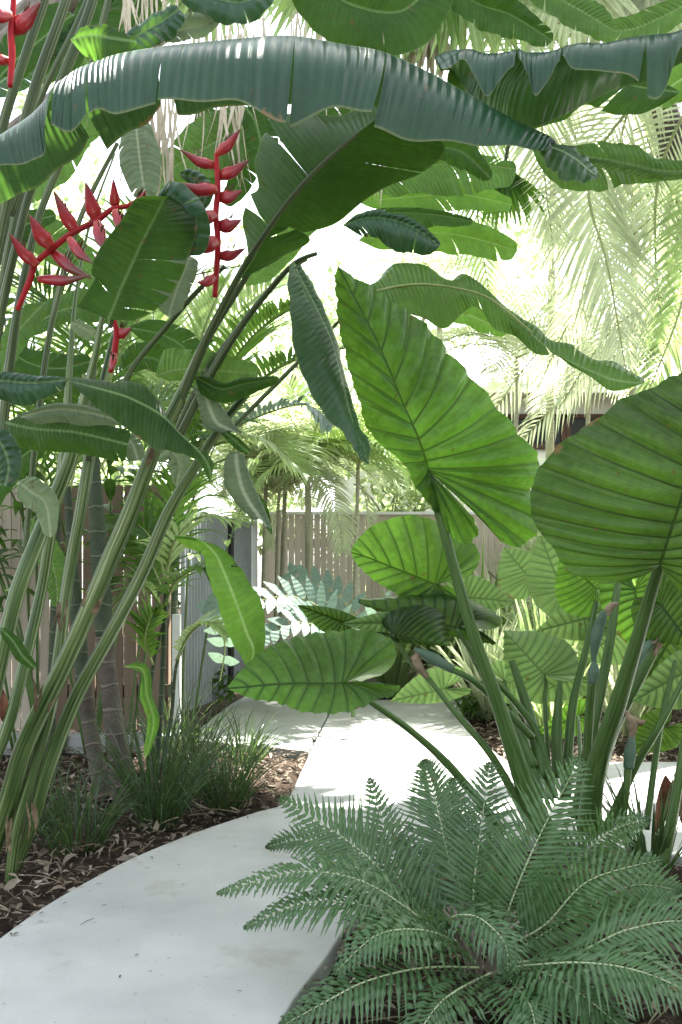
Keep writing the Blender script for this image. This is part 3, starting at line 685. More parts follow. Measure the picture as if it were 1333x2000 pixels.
# flower sheaths: stalk, waisted sheath, withered tip
def spathe(st, body, tip):
    o = stalk('flower_stalk', st, al, 'stalk'); 
    s = MB(); s.tube([P(*b[:3]) for b in body], [b[3]/FPX*b[2] for b in body], n=10); s.build('flower_sheath', M['spathe'], o)
    if tip:
        s = MB(); pp=[P(*b[:3]) for b in tip]; s.tube(pp, [b[3]/FPX*b[2] for b in tip], n=7)
        for i,v in enumerate(s.v): s.v[i] = tuple(Vector(v)+Vector((1,0,.6))*.012*noise.noise(Vector(v)*60))
        s.build('withered_tip', M['withered'], o)
spathe([(1145,1520,4.1,10),(1150,1420,4.05,11),(1157,1330,4.0,10)], [(1157,1335,4,9),(1160,1312,4,12),(1161,1292,4,5),(1160,1282,4,6),(1166,1240,4,12),(1177,1205,4,9),(1185,1195,4,5)], [(1180,1205,4,6),(1193,1185,4,8),(1205,1180,4,3)])
spathe([(1190,1470,4.05,7),(1215,1370,4.0,7),(1240,1300,3.95,6)], [(1236,1312,3.95,7),(1252,1278,3.95,11),(1268,1258,3.95,8),(1275,1250,3.95,5)], [(1270,1256,3.95,7),(1288,1248,3.95,10),(1284,1268,3.95,6),(1275,1280,3.95,3)])
spathe([(1215,1620,3.95,8),(1222,1560,3.9,8),(1228,1490,3.9,9)], [(1228,1500,3.9,10),(1231,1470,3.9,12),(1234,1445,3.9,7),(1235,1436,3.9,4)], [(1236,1440,3.9,5),(1236,1418,3.9,9),(1228,1400,3.9,7),(1218,1390,3.9,4),(1248,1412,3.9,6),(1262,1405,3.9,2)])
spathe([(1040,1440,4.1,9),(985,1385,4.05,9),(925,1330,4.0,8),(875,1305,4.0,7)], [(885,1308,4.0,8),(850,1288,4,12),(825,1275,4,9),(810,1268,4,4)], [(818,1275,4,6),(812,1290,4,8),(825,1310,4,7),(838,1325,4,3)])
# ------------------------------------------------------------------ fern
fe = empty('fern', (.42,3.0,0)); tag(fe,'large silvery green fern spreading over the edge of the path in the foreground','fern')
def fern(pts, n, ll, upv=(0,-.85,.5), seed=0, **kw):
    pp=[P(*p) for p in pts]
    return frond_mesh(pp, n=int(n*.67), ll=ll*1.45, lw=kw.pop('lw',.0150), up=Vector(upv), ang=kw.pop('ang',70), droop=kw.pop('droop',.30), vfold=kw.pop('vfold',.12), mat=M['fern'], name='frond', parent=fe,
        rr=.0036, seed=seed, start=.10, segs=9, jit=.10, crinkle=.003, sub=True, rmat=M['fern_rachis'], lobes=5, wprof=.62,
        prof=lambda u: min(1,(u*2.6+.25))*((1-((u-.40)/.60)**1.45) if u>.40 else 1)*.97+.03, **kw)
FS = [ # base ... tip
 ([(945,1850,3.05),(925,1760,3.1),(938,1630,3.2),(958,1490,3.3)],52,.150),
 ([(975,1840,3.05),(1005,1745,3.05),(1060,1620,3.1),(1135,1480,3.15)],56,.165),
 ([(930,1850,3.08),(880,1690,3.2),(855,1580,3.3),(828,1485,3.35)],50,.135),
 ([(915,1855,3.03),(815,1790,3.05),(735,1690,3.1),(655,1625,3.15),(548,1560,3.2)],56,.150),
 ([(915,1860,3.0),(800,1745,3.15),(760,1640,3.25),(722,1520,3.35)],46,.105),
 ([(900,1860,2.98),(790,1770,2.92),(690,1715,2.88),(570,1705,2.85),(425,1745,2.8)],62,.125),
 ([(900,1870,2.95),(800,1800,2.85),(690,1765,2.8),(580,1768,2.78),(478,1812,2.75)],52,.115),
 ([(960,1860,3.0),(1060,1810,2.95),(1150,1720,2.9),(1295,1678,2.85)],50,.115),
 ([(990,1880,2.9),(1110,1868,2.75),(1220,1818,2.7),(1340,1800,2.65),(1440,1850,2.6)],58,.160),
 ([(975,1900,2.85),(1050,1895,2.7),(1140,1945,2.6),(1240,2030,2.5)],46,.150),
 ([(930,1880,2.9),(870,1830,2.8),(800,1815,2.72),(730,1830,2.66),(655,1900,2.6)],44,.115),
 ([(935,1890,2.85),(830,1890,2.7),(720,1915,2.62),(630,1960,2.55),(540,2010,2.5)],48,.110),
 ([(950,1870,2.95),(880,1800,2.85),(930,1790,2.75),(985,1840,2.68),(992,1900,2.65)],42,.100),
 ([(925,1850,3.1),(820,1740,3.3),(690,1665,3.4),(590,1640,3.45),(520,1655,3.45)],48,.085),
 ([(975,1850,3.1),(1110,1700,3.15),(1190,1625,3.1),(1270,1600,3.0)],42,.090),
 ([(965,1850,3.1),(1000,1700,3.3),(1020,1600,3.4),(1045,1480,3.45)],46,.120),
 ([(985,1870,3.0),(1120,1790,3.1),(1230,1730,3.05),(1330,1740,3.0)],46,.120),
 ([(975,1890,2.85),(1010,1930,2.65),(1040,1975,2.55),(1050,2060,2.45)],36,.110),
 ([(960,1900,2.85),(900,1930,2.65),(850,1970,2.55),(800,2050,2.45)],36,.105),
 ([(985,1890,2.8),(1130,1880,2.6),(1260,1900,2.5),(1390,1960,2.4)],48,.135),
 ([(945,1850,3.1),(895,1720,3.35),(880,1620,3.45),(885,1520,3.5)],44,.110)]
for i,(pts,n,ll) in enumerate(FS):
    if i in (15,): continue
    low = i in (5,6,9,10,11,12,17,18,19,8)
    fern(pts, n, ll, upv=(0,-.35,1) if low else (0,-.9,.4), seed=i*7, droop=.75 if low else .22)
q=MB()
for i in range(14):
    a=random.uniform(0,6.28); p=Vector((.42+math.cos(a)*.03,3.0+math.sin(a)*.03,-.02)); q.tube([p,p+Vector((math.cos(a)*.05,math.sin(a)*.05,.12)),p+Vector((math.cos(a)*.09,math.sin(a)*.09,.17))],[.012,.009,.004],n=6)
q.build('crown_base', M['bark'], fe)
# withered fronds in the fern crown
for (x,y,d,s) in ((875,1950,2.75,.8),(1140,1700,2.95,.5)):
    q=MB(); r=random.Random(int(x))
    for i in range(26):
        p=P(x+r.uniform(-22,22)*s,y+r.uniform(-10,20)*s,d); strip(q,p,Vector((r.uniform(-1,1),r.uniform(-.4,.4),r.uniform(-.5,1))),.09*s*r.uniform(.5,1.2),.012,2.5,segs=6,uid=i,wob=.5,rnd=r)
    q.build('withered_frond', M['withered'], fe)

# ------------------------------------------------------------------ heliconia clump on the left
he = empty('heliconia_clump', (-1.25,4.0,0)); tag(he,'tall heliconia clump with leaning green stems, huge paddle leaves and red flower spikes','plant')
for pts in (
  [(-25,1690,4.05,21),(18,1560,4.0,23),(52,1450,3.95,23),(125,1300,3.85,22),(170,1200,3.8,22),(212,1100,3.75,21),(255,1000,3.7,20),(303,875,3.65,17),(350,780,3.6,14),(400,672,3.55,11)],
  [(25,1715,4.1,11),(62,1610,4.05,15),(95,1500,4.0,17),(150,1360,3.95,17),(215,1240,3.9,16),(280,1115,3.85,15),(330,1000,3.8,14),(380,915,3.78,12),(440,822,3.75,10),(500,750,3.75,8)],
  [(18,1730,4.0,11),(33,1620,4.0,12),(68,1500,4.0,13),(100,1380,4.0,14),(118,1260,4.05,14),(134,1130,4.1,14),(158,1000,4.1,14),(176,890,4.15,14),(195,780,4.15,11),(225,650,4.2,7)],
  [(-20,1400,3.7,16),(0,1300,3.7,18),(32,1165,3.7,19),(72,1060,3.75,19),(105,980,3.8,18),(140,890,3.8,17),(160,800,3.8,13),(185,700,3.8,8),(205,600,3.8,5),(245,470,3.8,3)],
  [(-40,1560,3.9,11),(15,1420,3.9,14),(50,1290,3.95,14),(82,1150,4.0,13),(100,1040,4.0,13),(118,940,4.05,12),(130,820,4.05,10),(138,700,4.1,7),(150,570,4.1,4),(178,430,4.1,3),(225,300,4.1,2)],
  ):
    stalk('stem', [(x,y,z,r_*.82) for x,y,z,r_ in pts], he, 'helic_stem', n=12)
for (x,y,dd,ax,ay,L,sd_) in ((80,1385,3.85,.35,-1,.16,1),(175,1195,3.72,.35,-1,.12,2),(22,1600,3.95,.1,1,.16,4),(285,905,3.6,.35,-1,.12,5),(118,1180,4.0,.1,1,.14,7),(66,1570,3.95,.3,1,.14,9)):
    q=MB(); r_s=random.Random(sd_)
    for k in range(3): strip(q,P(x+r_s.uniform(-14,14),y+r_s.uniform(-10,10),dd-.03),Vector((ax,-.35,-ay)),L*r_s.uniform(.5,1.1),.016*r_s.uniform(.4,1.2),.3,segs=7,uid=k,wob=.15,rnd=r_s,side=Vector((1,.2,0)))
    q.build('dry_sheath', M['sheath'], he)
for pts in ( # long leaf stalks
  [(345,800,3.62,10),(395,680,3.5,8),(440,590,3.4,7),(478,520,3.3,6.5),(520,455,3.2,5.5),(575,380,3.12,5),(640,312,3.05,4.5),(700,262,3.0,3.5)],
  [(338,820,3.64,9),(378,720,3.55,7),(420,640,3.5,6),(470,560,3.5,6),(505,500,3.5,5)],
  [(352,850,3.7,9),(410,735,3.7,8),(470,640,3.7,7),(520,575,3.7,6),(575,515,3.7,5),(620,495,3.7,4)],
  [(330,880,3.75,8),(380,770,3.75,7),(430,690,3.75,6.5),(500,600,3.75,6),(560,530,3.75,5),(600,505,3.75,4.5)],
  [(440,850,4.3,5),(520,770,4.3,4.5),(600,690,4.3,4),(690,600,4.3,3)],
  [(225,790,3.5,6),(262,715,3.5,5.5),(320,645,3.5,5),(385,570,3.5,5),(440,520,3.5,4)],
  [(-15,540,3.2,12),(25,340,3.2,12),(70,170,3.2,11),(120,30,3.2,10),(140,-40,3.2,9)],
  [(-30,430,3.5,10),(5,250,3.5,10),(50,110,3.5,9),(95,-20,3.5,9)],
  [(20,420,3.4,9),(70,280,3.4,10),(120,160,3.4,10),(165,50,3.4,10),(195,-40,3.4,9)],
  [(-20,740,3.3,9),(5,600,3.3,9),(35,470,3.3,8),(62,370,3.3,8),(110,260,3.3,7)],
  [(2,900,3.7,10),(12,780,3.7,10),(30,640,3.7,9),(55,510,3.7,8),(85,400,3.7,7),(150,250,3.7,7)],
  [(215,640,3.2,4.5),(245,540,3.2,4.5),(290,445,3.2,3.5)],
  [(175,900,4.1,7),(180,760,4.1,6),(195,640,4.1,5),(225,560,4.1,4)],
  [(20,330,3.8,6),(90,170,3.8,6),(150,50,3.8,6),(185,-30,3.8,6)],
  [(-10,640,4.1,7),(20,470,4.1,7),(60,330,4.1,6),(130,170,4.1,6),(190,20,4.1,5)],
  [(45,1130,4.3,6),(66,900,4.3,6),(90,700,4.3,6),(118,560,4.3,6),(160,420,4.3,5),(230,280,4.3,4)],
  [(160,210,3.0,6),(185,110,3.0,6),(220,-30,3.0,7)],
  [(35,1060,3.8,4),(60,1100,3.8,4)]):
    stalk('leaf_stalk', pts, he, 'petiole', n=9)
# giant drooping leaf across the top
def RB(rows): # far half hidden behind: hang it a bit less than the near half
    return [(a,b,c,d,(a*.6+c*.4)+6,d+(b-d)*.62) for a,b,c,d in rows]
L1 = [(-90,350,-100,335,-60,395),(0,316,0,265,20,380),(58,317,60,224,80,362),(90,300,95,188,130,330),(97,246,128,152,165,295),(143,252,150,135,190,283),
 (190,212,195,117,250,262),(231,230,237,104,292,240),(300,203,320,90,330,215),(375,198,395,82,390,222),(460,198,470,75,455,205),(552,231,566,69,560,200),(655,208,668,86,655,190),(722,233,745,100,735,210),
 (790,266,820,132,800,240),(870,274,895,172,880,262),(950,284,970,214,955,275),(1018,289,1040,253,1030,285),(1062,297,1070,277,1080,287),(1072,292,1072,290,1074,291)]
KN = 19
blade('leaf', L1, M['banana_blue'], he, d=(2.5,2.55,2.65,2.75,2.9,3.0), dl=(-.08,-.12,-.12,-.05), dr=(.25,.3,.22,.1), n=150, m=12, bulge=.16, ripple=.010, rf=5, seed=4,
  tears=[(-1,4/KN,.35,.012),(-1,5.6/KN,.5,.006),(-1,8.1/KN,.45,.004),(-1,11.1/KN,.03,.003),(-1,13.1/KN,.0,.004),(1,5/KN,.2,.03),(1,8/KN,.3,.03)], torn_tilt=.09)
blade('leaf',[(1045,283,1052,283,1062,284),(1070,322,1085,290,1110,286),(1098,350,1118,306,1142,306),(1140,356,1148,330,1164,330),(1166,347,1166,346,1167,345)],M['banana_mid'],he,d=(2.98,3.0),dl=-.03,dr=.05,n=40,bulge=.12,seed=5)
# big underside leaf right of the flower
L2 = [(500,505,470,545,545,500),(482,470,498,500,607,470),(474,400,520,455,560,440),(505,372,545,418,600,452),(500,300,575,380,660,435),(520,245,605,347,735,375),(570,232,640,312,815,345),(630,225,675,280,850,320),(700,215,710,250,870,290),(740,200,745,225,840,250),(770,195,770,200,790,215)]
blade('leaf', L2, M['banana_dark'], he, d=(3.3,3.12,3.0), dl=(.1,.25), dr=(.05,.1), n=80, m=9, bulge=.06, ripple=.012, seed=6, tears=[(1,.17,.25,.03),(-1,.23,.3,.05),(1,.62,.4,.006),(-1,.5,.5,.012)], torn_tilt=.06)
# torn leaf left of centre
L3 = [(150,600,212,625,262,628),(185,545,222,600,300,606),(178,530,236,565,322,592),(190,492,252,530,352,545),(212,462,270,490,372,498),(238,430,290,450,386,445),(255,402,305,422,372,405),(270,388,318,395,345,388),(300,384,325,384,335,386)]
blade('leaf', L3, M['banana_dark'], he, d=(3.15,3.2), dl=(-.02,-.05), dr=(.05,.08), n=80, m=9, bulge=.08, ripple=.006, rf=5, seed=8, tears=[(-1,.16,.1,.03),(1,.12,.2,.03),(1,.30,.6,.02),(1,.36,.7,.02),(1,.45,.6,.015),(1,.22,.75,.02)], torn_tilt=.05)
paddle(he,[(300,395),(340,410),(365,470),(372,500)],[45,55,30],[20,30,20],(3.25,3.3),'banana_blue',bulge=.3,seed=2)
paddle(he,[(330,620),(345,570),(372,500)],[40,45],[20,30],(3.4,3.5),'banana_pale',bulge=.2,seed=22)
# ribbed leaf hanging in the centre
L4 = [(566,518,574,516,590,522),(564,560,592,552,612,562),(566,610,612,590,632,600),(572,660,630,625,648,640),(586,720,648,665,660,690),(605,765,660,708,668,730),(635,808,672,755,680,775),(668,850,684,805,695,818),(690,868,695,845,712,850),(698,890,706,870,724,875),(714,908,714,908,714,908)]
blade('leaf', L4, M['banana_mid'], he, d=(3.7,3.6,3.45), dl=(-.12,-.1), dr=(.12,.1), n=80, m=9, bulge=.14, ripple=.01, seed=12)
# arching leaf to the right
L5 = [(700,575,690,585,700,600),(722,560,737,568,742,585),(755,530,770,560,790,612),(795,517,810,556,835,625),(845,528,848,557,872,640),(878,548,885,562,905,612),(905,532,920,570,935,605),(940,562,955,582,965,645),(985,597,990,612,1005,655),(1040,628,1030,645,1045,690),(1062,660,1070,680,1085,695),(1110,675,1110,705,1125,718),(1165,700,1155,725,1165,745),(1210,712,1200,742,1200,765),(1258,748,1258,748,1258,748)]
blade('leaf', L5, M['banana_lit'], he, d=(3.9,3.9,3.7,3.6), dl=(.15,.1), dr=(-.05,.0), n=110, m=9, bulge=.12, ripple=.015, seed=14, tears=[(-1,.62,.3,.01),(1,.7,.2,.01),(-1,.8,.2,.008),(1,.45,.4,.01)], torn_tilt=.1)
stalk('leaf_stalk',[(690,585,3.9,3),(740,568,3.9,3),(810,556,3.88,2.6),(885,562,3.82,2.3),(960,585,3.78,2),(1040,650,3.7,1.6)],he,'rachis',n=6)
# curving dark leaves lower left
L11 = [(130,745,128,742,140,750),(190,742,190,758,190,795),(240,744,240,772,240,832),(280,755,285,792,280,862),(318,792,322,815,310,880),(330,835,352,845,345,884),(370,868,380,872,375,893),(402,884,402,898,395,912),(418,910,412,925,405,930),(410,948,410,948,410,948)]
blade('leaf', L11, M['banana_dark'], he, d=(3.2,3.1,3.0,3.05), dl=(.1,.0), dr=(-.05,.0), n=70, m=8, bulge=.08, ripple=.012, seed=16)
paddle(he,[(-60,752),(0,744),(60,748),(130,742)],[14,18,8],[30,48,20],(3.25,3.2),'banana_blue',bulge=.3,seed=17)
paddle(he,[(10,825),(70,838),(150,845),(250,868)],[30,32,25],[40,42,35],(3.5,3.3),'banana_dark',bulge=.15,tipp=.15,seed=18)
paddle(he,[(40,815),(110,800),(180,808),(240,825)],[8,14,6],[24,28,8],(3.4,3.3),'banana_pale',bulge=.35,seed=19)
paddle(he,[(245,850),(262,870),(270,900)],[16,18],[22,24],(3.45,3.4),'banana_pale',bulge=.2,seed=20,n=7)
# curled leaves by the crossing
blade('curled_leaf',[(460,886,463,885,466,887),(443,902,462,898,476,905),(438,925,466,925,488,932),(440,950,474,955,499,958),(456,972,486,980,509,980),(480,992,500,1000,516,1000),(503,1010,512,1018,521,1022),(516,1024,520,1030,526,1036)],M['banana_pale'],he,d=(3.6,3.55),bulge=.42,ripple=.004,n=60,seed=21,dl=.06,dr=.06)
blade('curled_leaf',[(500,965,503,962,508,966),(506,985,514,985,522,988),(508,1005,518,1008,528,1008),(515,1022,524,1026,531,1028),(524,1036,528,1042,532,1044)],M['banana_dark'],he,d=(3.64,3.6),bulge=-.2,ripple=.004,n=40,seed=27)
blade('curled_leaf',[(380,758,386,752,392,760),(388,782,402,776,420,780),(392,810,412,802,440,803),(398,830,424,826,455,824),(420,836,445,838,466,842),(458,846,464,848,470,850)],M['banana_pale'],he,d=(3.65,3.6),bulge=.40,ripple=.004,n=50,seed=23,dl=.05,dr=.05)
blade('curled_leaf',[(425,838,428,834,434,838),(440,856,450,852,462,852),(462,878,470,870,482,870),(484,888,488,884,492,882)],M['banana_dark'],he,d=(3.62,3.6),bulge=.3,ripple=.004,n=40,seed=28)
paddle(he,[(380,735),(430,760),(480,750),(545,738)],[16,14,6],[24,26,14],(3.6,3.6),'banana_dark',bulge=.4,seed=24,name='curled_leaf')
paddle(he,[(305,735),(350,722),(420,724),(505,730)],[45,38,28],[20,28,25],(3.8,3.7),'banana_lit',bulge=.1,seed=25,tears=[(-1,.4,.3,.03)])
paddle(he,[(240,725),(275,700),(310,705),(345,740)],[28,32,20],[22,26,20],(3.9,3.9),'banana_dark',bulge=.15,seed=26)
# fresh hanging leaf lower centre
L15 = [(350,1060,338,1045,345,1052),(392,1085,385,1052,400,1058),(392,1075,420,1082,440,1075),(405,1120,438,1118,470,1110),(422,1165,455,1160,490,1140),(436,1215,470,1200,508,1170),(455,1255,484,1240,519,1215),(472,1285,496,1268,516,1268),(480,1300,490,1300,505,1298)]
blade('leaf', L15, M['banana_young'], he, d=(3.7,3.6,3.6), dl=(.1,.0), dr=(.0,.05), n=60, m=8, bulge=.08, ripple=.01, seed=30, tears=[(1,.35,.4,.03)])
paddle(he,[(242,1302),(278,1308),(288,1360),(300,1410),(285,1480)],[9,10,12,8],[9,12,14,12],(3.8,3.75),'banana_young',bulge=.3,seed=31)
paddle(he,[(0,1225),(25,1250),(45,1280),(70,1305)],[8,14,10],[12,16,10],(3.5,3.5),'banana_dark',bulge=.2,seed=32)
# upper left leaves
paddle(he,[(35,940),(60,960),(90,985),(100,1050)],[30,28,16],[24,30,20],(3.6,3.6),'banana_pale',bulge=.2,seed=33)
paddle(he,[(-20,845),(5,870),(18,910),(10,950)],[25,28,20],[14,20,14],(3.3,3.3),'banana_blue',bulge=.2,seed=34)
paddle(he,[(138,78),(180,70),(220,75),(268,82)],[16,24,8],[40,58,12],(2.75,2.7),'banana_dark',bulge=.1,seed=35,tipp=.5)
paddle(he,[(225,100),(270,70),(320,40),(350,18)],[14,22,16],[18,40,28],(3.0,3.0),'banana_blue',bulge=.2,seed=36)
paddle(he,[(320,80),(350,62),(400,50),(430,28)],[26,30,12],[20,22,10],(3.05,3.05),'banana_pale',bulge=.25,seed=37)
paddle(he,[(340,-30),(400,-10),(470,5),(530,-20)],[30,25,15],[30,45,35],(3.0,3.0),'banana_blue',bulge=.2,seed=38)
paddle(he,[(570,-110),(620,-40),(690,10),(790,20),(860,-60)],[50,60,40],[45,95,75],(3.3,3.4),'banana_dark',bulge=.12,seed=39,tears=rand_tears(2,seed=5))
paddle(he,[(262,215),(268,260),(275,320),(285,388)],[22,42,36],[22,42,34],(3.9,3.8),'banana_pale',bulge=.3,seed=40)
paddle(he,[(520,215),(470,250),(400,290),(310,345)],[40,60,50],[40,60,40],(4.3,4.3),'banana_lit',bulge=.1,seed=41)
paddle(he,[(545,275),(570,268),(610,272),(650,282)],[12,14,6],[14,18,8],(3.3,3.3),'banana_blue',bulge=.3,seed=42)
paddle(he,[(480,210),(500,240),(510,290),(500,330)],[30,36,26],[26,30,20],(3.9,3.9),'banana_dark',bulge=.1,seed=43)
paddle(he,[(350,340),(380,350),(400,380),(385,420)],[14,20,10],[10,16,8],(3.5,3.5),'banana_blue',bulge=.4,seed=44,name='curled_leaf')
paddle(he,[(0,150),(40,110),(90,70),(140,30)],[40,60,50],[30,50,30],(4.0,4.0),'banana_dark',bulge=.1,seed=45)
paddle(he,[(150,300),(180,200),(170,120),(120,60)],[40,50,40],[30,50,30],(4.4,4.4),'banana_lit',bulge=.1,seed=46)
paddle(he,[(140,630),(160,640),(185,655)],[12,14],[14,20],(3.5,3.5),'banana_pale',bulge=.3,seed=47,n=7)
paddle(he,[(90,590),(60,620),(30,660),(0,740)],[20,28,20],[20,28,16],(4.2,4.2),'banana_lit',bulge=.1,seed=48)
paddle(he,[(280,-40),(250,40),(200,120)],[30,45,30],[30,50,30],(4.6,4.6),'banana_dark',bulge=.1,seed=49)
paddle(he,[(-30,470),(50,455),(130,490),(200,560)],[30,44,26],[26,40,24],(5.2,5.2),'banana_lit',bulge=.1,seed=71)
paddle(he,[(320,540),(335,450),(330,370),(300,290)],[30,46,30],[30,44,26],(4.9,4.9),'banana_lit',bulge=.1,seed=72)
paddle(he,[(40,660),(110,610),(190,600),(260,640)],[20,34,20],[20,34,20],(4.8,4.8),'banana_lit',bulge=.1,seed=73)
paddle(he,[(250,640),(320,655),(370,690),(410,750)],[20,34,20],[20,34,20],(4.6,4.6),'banana_dark',bulge=.1,seed=74)
paddle(he,[(-20,640),(40,700),(110,720),(180,705)],[22,34,20],[22,34,20],(4.7,4.7),'banana_dark',bulge=.1,seed=75)
paddle(he,[(60,1010),(90,1070),(110,1130),(112,1185)],[20,30,14],[18,26,14],(4.6,4.6),'banana_lit',bulge=.1,seed=76)
paddle(he,[(300,900),(330,880),(350,905),(345,950)],[14,24,14],[14,24,14],(4.4,4.4),'banana_pale',bulge=.3,seed=77)
paddle(he,[(120,860),(60,880),(10,930),(-20,1000)],[20,30,18],[20,30,18],(4.5,4.5),'banana_dark',bulge=.1,seed=78)
paddle(he,[(-40,190),(30,140),(90,90),(130,20)],[30,50,30],[30,46,30],(4.8,4.8),'banana_mid',bulge=.1,seed=81)
paddle(he,[(200,180),(150,260),(100,330),(30,400)],[24,40,24],[24,40,24],(5.0,5.0),'banana_lit',bulge=.1,seed=82)
paddle(he,[(390,200),(410,260),(400,330),(370,400)],[26,40,24],[26,36,24],(5.1,5.1),'banana_dark',bulge=.1,seed=83)
paddle(he,[(440,230),(470,290),(470,350),(440,400)],[20,30,18],[20,28,18],(4.4,4.4),'banana_dark',bulge=.1,seed=84)
paddle(he,[(-20,520),(20,480),(50,440),(110,420)],[20,30,18],[20,28,18],(5.0,5.0),'banana_dark',bulge=.1,seed=85)
paddle(he,[(180,-30),(170,40),(130,110),(80,160)],[24,34,20],[24,34,20],(4.0,4.0),'banana_dark',bulge=.1,seed=86)
# leaves behind the centre, lit through
paddle(he,[(700,360),(800,330),(900,320),(1010,330)],[20,25,20],[40,65,50],(4.6,4.7),'banana_lit',bulge=.15,seed=50,tears=rand_tears(3,seed=9))
paddle(he,[(690,425),(760,415),(840,418),(925,432)],[8,10,8],[16,30,14],(4.3,4.4),'banana_dark',bulge=.1,seed=51)
paddle(he,[(670,440),(730,425),(800,440),(860,480)],[12,14,10],[30,60,40],(4.2,4.2),'banana_blue',bulge=.25,seed=52,tears=rand_tears(3,seed=11))
paddle(he,[(700,395),(800,385),(900,380),(1000,400)],[22,30,20],[22,34,24],(5.0,5.2),'banana_young',bulge=.1,seed=53)
paddle(he,[(700,470),(800,455),(900,460),(1010,490)],[28,36,30],[28,40,36],(5.4,5.6),'banana_young',bulge=.1,seed=54,tears=rand_tears(3,seed=12))
paddle(he,[(1040,290),(1110,318),(1200,318),(1350,338)],[12,18,12],[34,60,16],(3.4,3.6),'banana_lit',bulge=.2,seed=55,tears=[(1,.55,.1,.05)])
paddle(he,[(870,620),(910,615),(950,630),(990,650)],[16,20,12],[16,24,16],(5.0,5.0),'banana_young',bulge=.1,seed=56)
paddle(he,[(480,560),(540,500),(600,430),(660,420)],[24,30,20],[24,30,20],(5.2,5.2),'banana_lit',bulge=.1,seed=57)
paddle(he,[(720,380),(680,330),(660,260),(700,200)],[40,60,50],[40,60,40],(4.6,4.6),'banana_dark',bulge=.1,seed=58,tears=rand_tears(2,seed=13))
paddle(he,[(820,300),(860,290),(905,300),(960,350)],[30,34,16],[20,34,20],(3.6,3.6),'banana_dark',bulge=.2,seed=59)

# second plant reaching in from the right edge, its clump stands outside the picture
bp_ = empty('banana_plant', (3.0,3.6,0)); tag(bp_,'banana plant leaning in at the upper right with a blue green folded leaf','plant')
L6 = [(1390,80,1400,50,1390,110),(1333,90,1333,62,1340,120),(1290,186,1285,66,1275,155),(1225,146,1240,72,1215,170),(1175,140,1180,85,1150,200),(1120,133,1140,86,1100,225),(1098,112,1108,100,1060,245),(1072,150,1078,101,1030,250),(1046,186,1052,102,1000,248),(1030,156,1033,103,980,244),(1008,122,1012,104,965,240),(980,150,985,104,948,228),(951,182,966,104,930,215),(930,155,944,104,915,190),(908,122,920,104,900,160),(886,128,890,118,880,140),(862,140,862,140,862,140)]
blade('leaf', L6, M['banana_blue'], bp_, d=(2.7,2.9,3.1), dl=(-.08,-.1), dr=(.15,.25), n=110, m=9, bulge=.2, ripple=.006, rf=4, seed=60, tears=[(-1,2.5/16,.3,.02),(-1,6./16,.05,.01),(-1,10./16,.05,.01)], torn_tilt=.1)
paddle(bp_,[(1330,180),(1250,170),(1150,150),(1000,190),(880,130)],[50,70,60],[20,40,40],(3.3,3.3),'banana_dark',bulge=.1,seed=61)
paddle(bp_,[(1400,330),(1300,335),(1200,315),(1090,300)],[10,20,14],[12,40,20],(3.5,3.4),'banana_lit',bulge=.2,seed=62)
paddle(bp_,[(1420,190),(1360,150),(1310,170),(1290,210)],[30,40,20],[30,34,20],(4.0,4.0),'banana_young',bulge=.1,seed=63)
paddle(bp_,[(1000,-60),(1080,-10),(1150,30),(1200,60)],[24,34,20],[30,40,24],(4.2,4.2),'banana_lit',bulge=.1,seed=64)
paddle(bp_,[(870,-30),(940,10),(1000,30),(1080,80)],[26,34,20],[34,50,30],(4.0,4.2),'banana_dark',bulge=.1,seed=65,tears=rand_tears(3,seed=15))
paddle(bp_,[(1390,-20),(1300,30),(1220,60),(1140,50)],[24,34,20],[24,30,20],(4.4,4.4),'banana_lit',bulge=.1,seed=66)
stalk('stem',[(2150,1850,3.2,50),(2000,1300,3.2,44),(1800,700,3.2,36),(1600,150,3.1,20),(1400,50,2.7,8)],bp_,'helic_stem',n=12)
stalk('leaf_stalk',[(1800,700,3.2,14),(1640,480,3.3,12),(1400,335,3.5,6)],bp_,'petiole')
stalk('leaf_stalk',[(1800,700,3.2,14),(1560,350,3.4,12),(1420,190,4.0,6)],bp_,'petiole')
# flower spikes
def bract(parent, base, tip, wpx, d, bend=0):
    b=P(base[0],base[1],d); t=P(tip[0],tip[1],d-.05); mid=(b+t)/2+Vector((0,0,-.012-bend)); 
    rb=random.Random(int(base[0]*7+base[1])); w=wpx/FPX*d*rb.uniform(.88,1.2); mb=MB(); mb.tube([b,b.lerp(mid,.6),mid,mid.lerp(t,.55),t],[w*.7,w*1.25,w*1.1,w*.6,w*.05],n=9,k=5)
    # flatten into a boat shape
    ax=(t-b).normalized(); nrm=ax.cross(Vector((0,1,0))).normalized(); dep=ax.cross(nrm)
    for i,v in enumerate(mb.v):
        v=Vector(v); h=(v-b).dot(dep); v-=dep*h*.45; mb.v[i]=tuple(v)
    o=mb.build('bract', M['bract'], parent)
    # papery green tips of the small flowers showing at the mouth
    q=MB(); r=random.Random(int(base[0]))
    for i in range(4):
        s=b.lerp(t,.35+.07*i)+Vector((0,0,w*.5)); strip(q,s,(t-b).normalized()*.6+Vector((r.uniform(-.3,.3),0,1)),.03,.006,.2,segs=3,uid=i,rnd=r)
    q.build('floret', M['red_green'], o)
def spike(stem, bracts, d):
    o=stalk('flower_spike',[(x,y,d,r) for x,y,r in stem],he,'red',n=9)
    for i,b in enumerate(bracts): bract(o,*b[:3],d+(-.02 if i%2 else .02))
